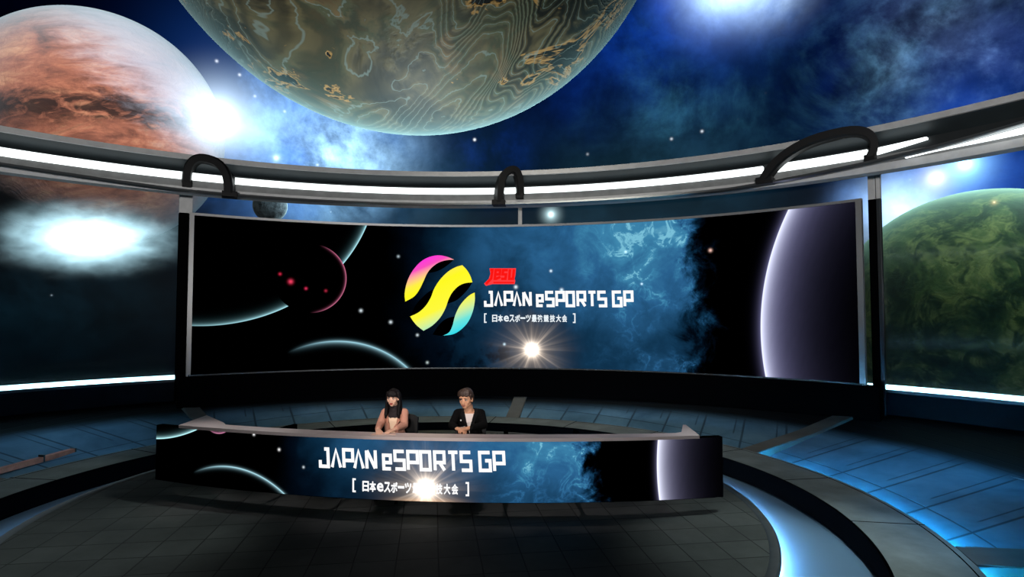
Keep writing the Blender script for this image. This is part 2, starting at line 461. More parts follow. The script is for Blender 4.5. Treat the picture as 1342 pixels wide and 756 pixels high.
for i in range(13):                  # tapering end piece
    t = i/12; a = s1+(s2-s1)*t
    zb, zt = 5.30+.115*t, 5.41+.035*t
    rows.append([bm.verts.new((RC[0]+r*math.sin(a), RC[1]+r*math.cos(a), z)) for r, z in ((RR-.04, zb), (RR+.08, zb), (RR+.08, zt), (RR-.04, zt))])
for i in range(12):
    for j in range(4): bm.faces.new((rows[i][j], rows[i+1][j], rows[i+1][(j+1) % 4], rows[i][(j+1) % 4]))
bm.faces.new(rows[0]); bm.faces.new(rows[-1][::-1])
tag(obj('light_strip', bm, M['led_white']), 'white light strip tapering to a point right of the right arch', 'light strip', g)
bm = bmesh.new(); rows = []
s3 = ang(RC, on_cyl(1186, 206, *RC, RR-.1))
for i in range(31):                  # lower strip on the right, widening towards us
    t = i/30; a = s3+(C1-s3)*t
    w = min(1, (a-s3)/.14)
    zb = 5.165+.005*w; zt = min(zb+.012+.15*w, lipz(a)-.03)
    rows.append([bm.verts.new((RC[0]+r*math.sin(a), RC[1]+r*math.cos(a), z)) for r, z in ((RR-.1, zb), (RR-.04, zb), (RR-.04, zt), (RR-.1, zt))])
for i in range(30):
    for j in range(4): bm.faces.new((rows[i][j], rows[i+1][j], rows[i+1][(j+1) % 4], rows[i][(j+1) % 4]))
bm.faces.new(rows[0]); bm.faces.new(rows[-1][::-1])
tag(obj('light_strip', bm, M['led_white']), 'widening white light strip above the right window', 'light strip', g)

# arches clamped over the ring
def arch(f, b, h, label, t0=.34, t1=.2, skew=0):
    f = on_cyl(*f, *RC, RR-.22); b = on_cyl(*b, *RC, RR-.02)
    e = empty('arch_bracket', (f+b)/2)
    d = (b-f); L = d.length; u = d.normalized(); s = Vector((u.y, -u.x, 0)).normalized()
    if s.y > 0: s = -s
    up = Vector((0, 0, 1))
    n = 22; rows = []
    bm = bmesh.new()
    for i in range(n+1):
        t = i/n; th = PI*t
        ce_ = (f+b)/2 - u*(L/2)*math.copysign(abs(math.cos(th))**.8, math.cos(th)) + up*h*math.sin(th)**(.8 if not skew else 1.) + u*skew*L*math.sin(th)
        tan = (-u*(-(L/2)*math.sin(th)) + up*h*math.cos(th)).normalized()
        nrm = tan.cross(s).normalized()
        w = t0+(t1-t0)*t
        hh = .085
        rows.append([bm.verts.new(ce_-e.location+s*(w/2)*p+nrm*hh*q) for p, q in ((-1, -1), (1, -1), (1.0, .6), (.7, 1), (-.7, 1), (-1, .6))])
    for i in range(n):
        for j in range(6): bm.faces.new((rows[i][j], rows[i+1][j], rows[i+1][(j+1) % 6], rows[i][(j+1) % 6]))
    bm.faces.new(rows[0]); bm.faces.new(rows[-1][::-1])
    obj('arch_beam', bm, M['arch'], e, True, .5)
    for p, w in ((f, t0), (b, t1)):
        bm = bmesh.new(); box(bm, p-e.location+Vector((0, 0, -.02)), (w*.9, w*.9, .12), -math.atan2(p.x-RC[0], p.y-RC[1]), .015)
        obj('foot', bm, M['arch'], e)
    return tag(e, label, 'bracket', 'black arched brackets over the ceiling ring')
arch((301, 254), (245, 240), .62, 'black arched bracket on the ceiling ring, leftmost of the three')
arch((654, 265), (681, 256), .66, 'narrow black arched bracket above the middle of the video wall')
arch((1003, 236), (1141, 206), .56, 'wide black arched bracket near the right pillar', skew=.16)
# ------------------------------------------------------------------ curved displays
class Surf:                          # a vertical cylinder carrying an image: (s, z) in metres along and up it
    def __init__(s, C, R, far): s.C, s.R, s.far = C, R, far
    def pix(s, x, y):                # pixel of the photograph -> (s, z)
        p = on_cyl(x, y, *s.C, s.R, s.far)
        a = math.atan2(p.x-s.C[0], (p.y-s.C[1])*(1 if s.far else -1))
        return (a*s.R, p.z)
    def pt(s, u, z, off=0):          # off: towards the viewer
        a = u/s.R; r = s.R-off if s.far else s.R+off
        return Vector((s.C[0]+r*math.sin(a), s.C[1]+r*math.cos(a)*(1 if s.far else -1), z))
VW = Surf(VC, VR, True)
DK = Surf((.15, 20.312), 13.195, False)
def circle3(a, b, c):
    ax, ay = a; bx, by = b; cx, cy = c
    d = 2*(ax*(by-cy)+bx*(cy-ay)+cx*(ay-by))
    ux = ((ax*ax+ay*ay)*(by-cy)+(bx*bx+by*by)*(cy-ay)+(cx*cx+cy*cy)*(ay-by))/d
    uy = ((ax*ax+ay*ay)*(cx-bx)+(bx*bx+by*by)*(ax-cx)+(cx*cx+cy*cy)*(bx-ax))/d
    return ux, uy, math.hypot(ax-ux, ay-uy)

def screen_material(name, S, spec):
    m, T, out = material(name)
    uv = T.coord('UV'); u, v, _ = T.sep(uv)
    k = spec['k']                    # size of the picture's features on this display
    P = T.comb(u/k+spec.get('du', 0), v/k, 1.7)
    # blue nebula with a ragged dark edge at the right and a soft one at the left
    n1 = T.noise(P, .85, 8, .58, .35); n2 = T.noise(P, 2.1, 8, .62, .8); n3 = T.noise(P, .55, 5, .5)
    wr = T.noise(P, 1.15, 10, .66, .5)
    left = (u+(n3-.5)*1.6*k).step(spec['l0'], spec['l1'])
    right = (u+(wr-.5)*2.6*k).step(spec['r0'], spec['r1'], 1., 0.)
    vn = v.step(spec['v0'], spec['v1'])
    rise = (u.step(spec['l0'], spec['r0'])*.55+.35)*(vn*.6+.55)
    cloud = (n1.step(.25, .78)*.42+.50)*rise
    ridge = (1.-((n2-.5).abs()*9.)).max(0.)**3.
    wisp = ridge*(u.step(spec['m0'], spec['r1']))*.55*n1.step(.42, .7)
    dk = T.noise(P, 1.6, 7, .6, .3).step(.5, .66)*(1.-vn)*u.step(spec['l1'], spec['m0'], 1., 0.)
    amt = (cloud*(1.-dk*.6)+wisp*.9)*left*right
    col = T.ramp(amt, [(0, (0, 0, 0, 1)), (.1, lin(2, 12, 24)), (.3, lin(14, 48, 74)), (.60, lin(40, 94, 138)), (.86, lin(62, 134, 172)), (1, lin(120, 190, 214))])
    base = (T.noise(P, .7, 4, .5)).step(.35, .8)*left*right
    col = T.add(col, T.scale(lin(8, 26, 44), base*.75))
    # stars
    for x, y, r, c in spec['stars']:
        a, b = S.pix(x, y)
        d2 = (u-a)*(u-a)+(v-b)*(v-b)
        col = T.add(col, T.scale(c, (d2*(-1/(r*r))).exp()*1.0))
    def polar(c):
        du, dv = u-c[0], v-c[1]
        r = (du*du+dv*dv).sqrt()
        return du, dv, r
    def body(col, c, w, color, ldir, lo, hi, inner=None, outer=.0, strength=1., core=None):
        du, dv, r = polar(c)
        ins = r.step(c[2]-.008*k, c[2]+.008*k, 1., 0.)
        col = T.scale(col, 1.-ins)
        L = math.hypot(*ldir); cs = (du*(ldir[0]/L)+dv*(ldir[1]/L))/r.max(.001)
        mask = cs.step(lo, hi)
        g = ((c[2]-r).max(0.)*(-1/w)).exp()*ins*mask*strength
        if inner: g = g*(T.noise(T.comb(u/k*.6+v/k*.5, v/k*.8-u/k*2.2, 0.), 3, 6, .6)*.35+.83)
        col = T.add(col, T.scale(color, g))
        if core: col = T.add(col, T.scale(core[0], ((c[2]-r).max(0.)*(-1/core[1])).exp()*ins*mask))
        if outer: col = T.add(col, T.scale(color, ((r-c[2]).max(0.)*(-1/outer)).exp()*(1.-ins)*mask*.55))
        return col
    for b in spec['bodies']:
        col = body(col, *b[0], **b[1])
        if b[2:]:
            for x, y, r, c in b[2]:
                a, q = S.pix(x, y); d2 = (u-a)*(u-a)+(v-q)*(v-q)
                col = T.add(col, T.scale(c, (d2*(-1/(r*r))).exp()))
    # sunburst
    su, sv, sr = spec['sun']
    du, dv, r = polar((su, sv))
    th = du.atan2(dv)
    rn = T.noise(T.comb(th.cos()*3., th._m('SINE')*3., 0.), 2.6, 4, .7)
    rays = ((th*9.).cos()*.5+.5)**2.*.7+((th*23.+1.).cos()*.5+.5)**3.*.5
    rays = rays*rn.step(.3, .7)
    g = (r*(-1/(sr*.42))).exp()*2.4*((-.0+rays)*.75+.3) + ((r*r)*(-1/(sr*sr*.075))).exp()*2.2
    fade = r.step(sr*1.2, sr*2.6, 1., 0.)
    col = T.add(col, T.scale((1., .80, .62), g*fade*.8))
    col = T.add(col, T.scale((1., .95, .85), ((r*r)*(-1/(sr*sr*.05))).exp()*1.5))
    lowlit = spec.get('foot')
    if lowlit:
        col = T.add(col, T.scale((1., .5, .15), ((du*du)*(-1/(sr*sr*.5))).exp()*v.step(lowlit, lowlit+.07, 1., 0.)*.5))
    e = T.new('ShaderNodeEmission'); T.t.links.new(col.k, e.inputs[0]); e.inputs[1].default_value = 1
    T.t.links.new(e.outputs[0], out.inputs[0])
    return m
def uv_panel(S, u0, u1, z0, z1, n, off=0):
    bm = bmesh.new(); uvl = bm.loops.layers.uv.new('UVMap'); rows = []
    for i in range(n+1):
        u = u0+(u1-u0)*i/n
        rows.append((u, bm.verts.new(S.pt(u, z0, off)), bm.verts.new(S.pt(u, z1, off))))
    for (ua, a, b), (ub, c, d) in zip(rows, rows[1:]):
        f = bm.faces.new((a, c, d, b))
        for l, q in zip(f.loops, ((ua, z0), (ub, z0), (ub, z1), (ua, z1))): l[uvl].uv = q
    return bm
def slab(S, u0, u1, z0, z1, o0, o1, n=60):   # curved box between offsets o0..o1 (towards the viewer)
    bm = bmesh.new(); rows = []
    for i in range(n+1):
        u = u0+(u1-u0)*i/n
        rows.append([bm.verts.new(S.pt(u, z, o)) for o, z in ((o0, z0), (o1, z0), (o1, z1), (o0, z1))])
    for a, b in zip(rows, rows[1:]):
        for j in range(4): bm.faces.new((a[j], b[j], b[(j+1) % 4], a[(j+1) % 4]))
    bm.faces.new(rows[0]); bm.faces.new(rows[-1][::-1])
    return bm

# ---- lettering: strokes in a 230-unit-high cell, drawn as in the photograph
W = 45
LET = {
 'J': (150, [[(85, 0), (150, 0), (150, 230), (0, 230), (0, 150)]]),
 'A': (155, [[(0, 235), (77, 0), (155, 235)]]),
 'P': (150, [[(0, 235), (0, 0), (150, 0), (150, 140), (0, 140)]]),
 'N': (150, [[(0, 235), (0, 0)], [(10, 0), (140, 230)], [(150, 230), (150, -5)]]),
 'e': (125, [[(125, 230), (0, 230), (0, 55), (125, 55), (125, 150), (0, 150)]]),
 'S': (150, [[(150, 0), (0, 0), (0, 115), (150, 115), (150, 230), (0, 230)]]),
 'O': (150, [[(0, 0), (150, 0), (150, 230), (0, 230), (0, 0)]]),
 'R': (155, [[(0, 235), (0, 0), (150, 0), (150, 135), (0, 135)], [(75, 135), (150, 235)]]),
 'T': (150, [[(0, 0), (150, 0)], [(75, 0), (75, 235)]]),
 'G': (155, [[(155, 0), (0, 0), (0, 230), (155, 230), (155, 105), (80, 105)]]),
}
# left edges of the letters (same units) across the whole line
LINE = [('J', 0), ('A', 160), ('P', 320), ('A', 460), ('N', 622), ('e', 840), ('S', 988), ('P', 1152), ('O', 1313), ('R', 1487), ('T', 1658), ('S', 1816), ('G', 2043), ('P', 2218)]
LINE_W = 2390.
def stroke(bm, pts, w, f):
    """quads of width w along a polyline with mitred, square-ended joints; f maps 2D -> 3D"""
    P = [Vector(p) for p in pts]; h = w/2; closed = (P[0]-P[-1]).length < 1e-6
    if closed: P = P[:-1]
    n = len(P); L = []
    for i in range(n):
        a = P[i-1] if (i or closed) else None; b = P[(i+1) % n] if (i < n-1 or closed) else None
        d1 = (P[i]-a).normalized() if a is not None else None; d2 = (b-P[i]).normalized() if b is not None else None
        if d1 is None: d1 = d2
        if d2 is None: d2 = d1
        n1 = Vector((-d1.y, d1.x)); n2 = Vector((-d2.y, d2.x)); m = n1+n2
        m = m*(1/max(.55, 1+n1.dot(n2)))
        L.append((P[i]+m*h, P[i]-m*h))
    for i in range(n if closed else n-1):
        a, b = L[i], L[(i+1) % n]
        k = max(1, int((P[i]-P[(i+1) % n]).length/60))
        for j in range(k):
            t0, t1 = j/k, (j+1)/k
            q = [a[0].lerp(b[0], t0), a[0].lerp(b[0], t1), a[1].lerp(b[1], t1), a[1].lerp(b[1], t0)]
            bm.faces.new([bm.verts.new(f(*v)) for v in q])
def thick(o, t):
    md = o.modifiers.new('thickness', 'SOLIDIFY'); md.thickness = t; md.offset = 0
def title(S, tl, bl, tr, off, parent, mat, W=41):
    """tl, bl, tr: pixels of the line's top-left, bottom-left and top-right corners"""
    a = Vector(S.pix(*tl)); b = Vector(S.pix(*bl)); c = Vector(S.pix(*tr))
    def f(x, y):
        p = a+(c-a)*(x/LINE_W)+(b-a)*(y/230.)
        return S.pt(p.x, p.y, off)
    bm = bmesh.new()
    for ch, x0 in LINE:
        for s in LET[ch][1]:
            w_ = LET[ch][0]; ow = {'R': 162, 'G': 165, 'P': 160, 'e': 130, 'J': 150}.get(ch, 155)
            stroke(bm, [(x0+W/2+x*(ow-4-W)/w_, W/2+y*(231-W)/230) for x, y in s], W, f)
    o = obj('title_lettering', bm, mat, parent, 'keep'); thick(o, .008)
    return o
def subtitle(S, tl, bl, tr, off, parent, mat):
    cu = bpy.data.curves.new('subtitle', 'FONT')
    a = Vector(S.pix(*tl)); b = Vector(S.pix(*bl)); c = Vector(S.pix(*tr))
    items = [('[', 0), ('\u65e5', 1.42), ('\u672c', 2.40), ('e', 3.42), ('\u30b9', 4.38), ('\u30dd', 5.32), ('\u30fc', 6.25), ('\u30c4', 7.2),
             ('\u6700', 8.22), ('\u5f37', 9.22), ('\u7af6', 10.26), ('\u6280', 11.32), ('\u5927', 12.36), ('\u4f1a', 13.38), (']', 15.1)]
    bm = bmesh.new(); dg = bpy.context.evaluated_depsgraph_get()
    for ch, x0 in items:
        if ch in '[]':
            s = [(.34, 0), (0, 0), (0, 1.42), (.34, 1.42)] if ch == '[' else [(.0, 0), (.34, 0), (.34, 1.42), (0, 1.42)]
            f = lambda x, y: S.pt(*(a+(c-a)*((x0+.1+x)/15.6)+(b-a)*((y+.1)/1.62)), off)
            stroke(bm, s, .2, f)
            continue
        cu.body = ch; cu.size = 1; cu.offset = .006; cu.resolution_u = 3
        o = bpy.data.objects.new('subtitle', cu); COL.objects.link(o)
        dg.update() if hasattr(dg, 'update') else None
        bpy.context.view_layer.update()
        me = bpy.data.meshes.new_from_object(o.evaluated_get(bpy.context.evaluated_depsgraph_get()))
        bpy.data.objects.remove(o)
        if len(me.vertices) == 0: continue
        xs = [v.co.x for v in me.vertices]; ys = [v.co.y for v in me.vertices]
        wx, wy = max(xs)-min(xs), max(ys)-min(ys)
        flat = ch == '\u30fc'
        vs = []
        for v in me.vertices:
            x = (v.co.x-min(xs))/wx*.82
            y = .28+(1-(v.co.y-min(ys))/wy)*1.16
            if flat: y = .68+(1-(v.co.y-min(ys))/wy)*.24
            if ch == 'e': y = .42+(1-(v.co.y-min(ys))/wy)*.95
            vs.append((x, y))
        for dx, dy in ((-.03, 0), (.03, 0), (0, -.035), (0, .035)):   # heavy weight
            vv = [bm.verts.new(S.pt(*(a+(c-a)*((x0+x+dx)/15.6)+(b-a)*((y+dy)/1.62)), off)) for x, y in vs]
            for p in me.polygons:
                try: bm.faces.new([vv[i] for i in p.vertices])
                except ValueError: pass
        bpy.data.meshes.remove(me)
    o = obj('subtitle_lettering', bm, mat, parent, 'keep'); thick(o, .006)
    return o
M['letter'] = emit('white_screen_lettering', (1, 1, 1), 1.05)
M['letter2'] = emit('soft_white_screen_lettering', (.86, .93, .97), 1)

# ---- video wall
u0, u1 = VW.pix(252, 390)[0], VW.pix(1125, 390)[0]
Z0, Z1 = 1.085, 4.665
vw = empty('video_wall', (0, 0, 0))
tag(vw, 'huge curved video wall with event title and colourful emblem behind the desk', 'video wall')
pc = lambda *p: circle3(*[VW.pix(*q) for q in p])
cyan = (.34, .78, .86)
spec = dict(k=1., l0=VW.pix(500, 390)[0], l1=VW.pix(650, 390)[0], m0=VW.pix(700, 390)[0], r0=VW.pix(880, 390)[0], r1=VW.pix(925, 390)[0]+.2, v0=Z0, v1=Z1-.4,
  stars=[(931, 328, .035, (1, .6, .5, 1)), (722, 355, .03, (.8, .95, 1, 1)), (676, 376, .04, (.8, .95, 1, 1)), (736, 380, .04, (.8, .95, 1, 1)), (841, 372, .025, (.7, .9, 1, 1)),
         (522, 336, .03, (.4, .5, .55, 1)), (473, 407, .035, (.7, .8, .85, 1)), (512, 422, .035, (.7, .8, .85, 1)), (547, 439, .03, (.6, .7, .75, 1)), (820, 330, .03, (.6, .8, .9, 1)), (661, 451, .03, (.6, .8, .9, 1)), (560, 475, .03, (.5, .6, .6, 1))],
  bodies=[
   ((pc((252, 427), (376, 402), (480, 297)), .05, cyan, (.75, -.65), .30, 1.02), dict(strength=.42, core=((.5, .9, 1., 1), .022))),
   ((pc((454, 366), (429, 325), (406, 410)), .015, (1., .25, .45), (1, -.12), .1, .75), dict(strength=.9),
     [(367, 359, .03, (.6, .02, .06, 1)), (381, 369, .05, (.9, .05, .12, 1)), (401, 378, .03, (.7, .03, .1, 1)), (427, 381, .03, (.4, .02, .05, 1))]),
   ((pc((400, 453), (435, 447), (531, 479)), .032, (.45, .85, 1.), (.45, .9), .6, .97), dict(strength=1., outer=.02)),
   ((pc((1032, 277), (997, 420), (1003, 492)), .32, (.20, .195, .40), (-1, .05), .2, .6), dict(inner=1, outer=.05, strength=1.1, core=((.85, .9, 1, 1), .10))),
  ],
  sun=(*VW.pix(697, 458), .62))
obj('display_panel', uv_panel(VW, u0, u1, Z0, Z1, 96), screen_material('video_wall_picture', VW, spec), vw, 'keep')
obj('display_housing', slab(VW, u0-.06, u1+.07, Z0-.04, Z1+.03, -.12, -.004, 90), M['black'], vw)
M['bezel'] = pbr('brushed_bezel_metal', lin(150, 150, 150), .3, .6)
obj('top_bezel', slab(VW, u0-.06, u1+.08, Z1, Z1+.055, -.05, .05, 90), M['bezel'], vw)
obj('bottom_bezel', slab(VW, u0-.06, u1+.08, Z0-.03, Z0, -.05, .05, 90), pbr('polished_bezel_metal', lin(170, 175, 180), .12, .9), vw)
obj('left_bezel', slab(VW, u0-.095, u0, Z0-.03, Z1+.055, -.05, .05, 2), M['bezel'], vw)
obj('right_bezel', slab(VW, u1, u1+.105, Z0-.03, Z1+.055, -.05, .05, 2), M['bezel'], vw)
ul = VW.pix(233, 500)[0]; ur = VW.pix(1153, 500)[0]
obj('plinth', slab(VW, ul, ur, .36, Z0-.035, -.2, .06, 90), M['black'], vw)
obj('left_post', slab(VW, u0-.29, u0-.1, Z0-.04, Z1+.04, -.2, .0, 2), M['black'], vw)

title(VW, (634, 381), (634.5, 402), (831.5, 380.5), .02, vw, M['letter'])
subtitle(VW, (634.5, 410.5), (634.5, 423), (754, 410.5), .02, vw, M['letter2'])
# organiser mark: red slanted plate with letters
def flatpoly(bm, pts, f): bm.faces.new([bm.verts.new(f(*p)) for p in pts])
def jf(off):
    def f(x, y): return VW.pt(*VW.pix(630+x*.0463, 345+y*.0463), off)
    return f
bm = bmesh.new(); f = jf(.012)
flatpoly(bm, [(250, 140), (1000, 140), (985, 330), (960, 440), (980, 500), (960, 590), (330, 590), (150, 640), (95, 575), (230, 440), (275, 300)], f)
lg = obj('red_logo', bm, emit('light_red_screen', lin(255, 62, 64), 1), vw, 'keep'); thick(lg, .006)
bm = bmesh.new(); f = jf(.022)
for s in ([(270, 190), (335, 190), (300, 430), (150, 585)], [(560, 385), (440, 440), (400, 440), (425, 195), (555, 195), (540, 315), (430, 315)],
          [(770, 195), (640, 195), (620, 315), (720, 315), (700, 440), (580, 440)], [(830, 170), (810, 440), (915, 440), (945, 170)]):
    stroke(bm, s, 72, f)
stroke(bm, [(360, 545), (945, 545)], 40, f)
o = obj('logo_letters', bm, emit('red_screen', lin(252, 22, 18), 1), lg, 'keep'); thick(o, .006)

# emblem: three coloured leaves and four black shadow leaves
def em_material():
    m, T, out = material('emblem_gradient')
    z = T.sep(T.coord())[2]
    za, zb = VW.pix(575, 334)[1], VW.pix(575, 440)[1]
    p0, p1 = VW.pt(*VW.pix(520, 400)), VW.pt(*VW.pix(640, 400)); x = T.sep(T.coord())[0]
    yy = (z-za)*(106/.172/(zb-za))+85.; xx = (x-p0.x)*(120/.172/(p1.x-p0.x))
    t = (yy+xx*.45-200.)/700.
    c = T.ramp(t, [(0, lin(255, 50, 225)), (.10, lin(250, 80, 190)), (.17, lin(255, 180, 150)), (.255, lin(255, 240, 70)), (.34, lin(255, 250, 35)), (.63, lin(255, 250, 60)), (.74, lin(215, 242, 150)), (.86, lin(110, 230, 220)), (.97, lin(50, 220, 235))])
    e = T.new('ShaderNodeEmission'); T.t.links.new(c.k, e.inputs[0]); T.t.links.new(e.outputs[0], out.inputs[0])
    return m
def ef(off):
    def f(x, y): return VW.pt(*VW.pix(520+x*.172, 320+y*.172), off)
    return f
def smooth_poly(bm, pts, f, corners):
    """closed outline; Catmull-Rom between the corner points"""
    out = []; n = len(pts)
    for i in range(n):
        p0, p1, p2, p3 = [Vector(pts[j % n]) for j in (i-1, i, i+1, i+2)]
        if i in corners: p0 = p1*2-p2
        if (i+1) % n in corners: p3 = p2*2-p1
        for k in range(4):
            t = k/4
            out.append(.5*((2*p1)+(p2-p0)*t+(2*p0-5*p1+4*p2-p3)*t*t+(3*p1-p0-3*p2+p3)*t**3))
    vs = [bm.verts.new(f(*p)) for p in out]
    for t in tessellate_polygon([[Vector((p.x, p.y, 0)) for p in out]]):
        try: bm.faces.new([vs[i] for i in t])
        except ValueError: pass
bm = bmesh.new(); f = ef(.02)
L1 = [(65, 437), (60, 380), (75, 300), (110, 220), (165, 150), (230, 105), (310, 85), (380, 95), (437, 118), (380, 122), (320, 140), (265, 180), (230, 225), (205, 280), (170, 350), (130, 400)]
L2 = [(102, 550), (165, 520), (220, 470), (260, 405), (285, 340), (330, 270), (390, 210), (450, 175), (500, 160), (537, 200), (562, 245), (577, 290), (520, 297), (470, 320), (425, 365), (395, 420), (370, 490), (330, 560), (270, 620), (204, 659), (160, 625), (128, 590)]
L3 = [(354, 696), (400, 670), (425, 620), (435, 580), (450, 530), (480, 470), (520, 420), (560, 385), (594, 368), (595, 430), (580, 510), (545, 590), (490, 650), (430, 685)]
smooth_poly(bm, L1, f, (0, 8)); smooth_poly(bm, L2, f, (0, 8, 11, 19)); smooth_poly(bm, L3, f, (0, 8))
em = obj('emblem', bm, em_material(), vw, 'keep'); thick(em, .006)
bm = bmesh.new(); f = ef(.012)
smooth_poly(bm, [(232, 222), (265, 180), (320, 140), (380, 122), (435, 118), (400, 150), (350, 185), (300, 208)], f, (0, 4))
smooth_poly(bm, [(105, 547), (140, 470), (190, 410), (240, 365), (280, 343), (260, 405), (220, 470), (165, 520)], f, (0, 4))
smooth_poly(bm, [(386, 454), (395, 420), (425, 365), (470, 320), (520, 297), (577, 291), (545, 340), (500, 390), (450, 430)], f, (0, 5))
smooth_poly(bm, [(273, 688), (310, 630), (350, 585), (395, 560), (440, 551), (430, 600), (405, 660), (358, 698), (320, 696)], f, (0, 4, 7))
o = obj('emblem_shadow', bm, emit('black_screen', (0, 0, 0), 0), em, 'keep'); thick(o, .006)

# ---- desk
d0, d1 = DK.pix(204.5, 600)[0], DK.pix(947, 600)[0]
DZ0, DZ1, DT = .17, .945, .945
desk = empty('broadcast_desk', DK.pt(-1, 0)); inv = desk.location.copy()
tag(desk, 'long curved presenters desk whose front is a lit title screen', 'desk')
bpy.context.view_layer.update()
def dpart(name, bm, m, sm=False):
    bmesh.ops.translate(bm, verts=bm.verts[:], vec=-inv)
    return obj(name, bm, m, desk, sm)
dc = lambda *p: circle3(*[DK.pix(*q) for q in p])
dspec = dict(k=.62, du=4.2, l0=DK.pix(350, 610)[0], l1=DK.pix(450, 610)[0], m0=DK.pix(560, 610)[0], r0=DK.pix(752, 610)[0], r1=DK.pix(790, 610)[0], v0=DZ0, v1=DZ1-.1,
  stars=[(333, 569, .016, (1, 1, 1, 1)), (366, 589, .016, (1, 1, 1, 1)), (398, 612, .014, (.6, .7, .75, 1))],
  bodies=[
   ((dc((204, 575), (240, 570), (272, 556)), .02, cyan, (.35, -.95), .55, .95), dict(strength=.7, core=((.6, 1., 1., 1), .012))),
   ((dc((284, 568), (296, 566), (303, 560)), .012, (.95, .35, .6), (.55, -.8), .3, .85), dict(strength=.9)),
   ((dc((275, 612), (300, 611), (372, 646)), .011, (.5, .88, 1.), (.45, .9), .62, .95), dict(strength=1.3, outer=.008)),
   ((dc((862.5, 572), (861, 620), (864, 655)), .14, (.24, .23, .42), (-1, 0), .2, .6), dict(inner=1, outer=.018, strength=1.1, core=((.9, .95, 1, 1), .055))),
  ],
  sun=(*DK.pix(558, 640), .42), foot=DZ0)
uvp = uv_panel(DK, d0, d1, DZ0+.005, DZ1-.035, 90, .004)
dpart('display_panel', uvp, screen_material('desk_picture', DK, dspec), 'keep')
dpart('front_casing', slab(DK, d0, d1, DZ0, DZ1-.03, -.09, 0), M['black'])
M['top'] = pbr('pinkish_grey_desk_top', lin(205, 190, 188), .45, 0, var=.05, vscale=3)
# counter: narrow strip with a wing reaching back at each end
t0, t1 = DK.pix(235.5, 560)[0], DK.pix(916, 567)[0]
bm = bmesh.new(); fr = []; bk = []
for i in range(61):
    u = t0+(t1-t0)*i/60; t = i/60
    w = .22-.06*max(0, (t-.75)/.25)
    fr.append(DK.pt(u, DT, .016)); bk.append(DK.pt(u, DT, -w))
wl_ = on_plane(271, 544, DT); wl2 = on_plane(293, 553.5, DT)
wr_ = on_plane(895, 556.5, DT); wr2 = on_plane(893, 566, DT)
pts = fr + [wr_+Vector((.04, 0, 0)), wr_, wr2] + [b for b in bk[::-1] if wl2.x < b.x < wr2.x] + [wl2, wl_]
top = [bm.verts.new(p) for p in pts]; bot = [bm.verts.new(p-Vector((0, 0, .04))) for p in pts]
ftop = bm.faces.new(top); bm.faces.new(bot[::-1])
for i in range(len(pts)):
    j = (i+1) % len(pts); bm.faces.new((top[i], bot[i], bot[j], top[j]))
bmesh.ops.triangulate(bm, faces=[f for f in bm.faces if len(f.verts) > 4])
dpart('counter_top', bm, M['top'])
for q in (.34, .18):
    for sgn in ((-1,) if q == 0 else (-1, 1)):
        um = (d0+d1)/2+sgn*q*.8*(d1-d0)+(.12 if q == 0 else 0)
        if not d0+.3 < um < d1-.3: continue
        dpart('support_leg', slab(DK, um-.03, um+.03, 0, DZ1-.05, -.76, -.64, 2), M['black'])
        dpart('support_arm', slab(DK, um-.025, um+.025, DZ1-.13, DZ1-.045, -.64, -.09, 2), M['black'])
k = title(DK, (418.5, 585.2), (419.5, 612), (663.5, 590.2), .022, None, M['letter'], 37)
k2 = subtitle(DK, (463, 626), (463, 644), (614.5, 631), .022, None, M['letter'])
for o in (k, k2):
    o.data.transform(Matrix.Translation(-inv)); o.parent = desk
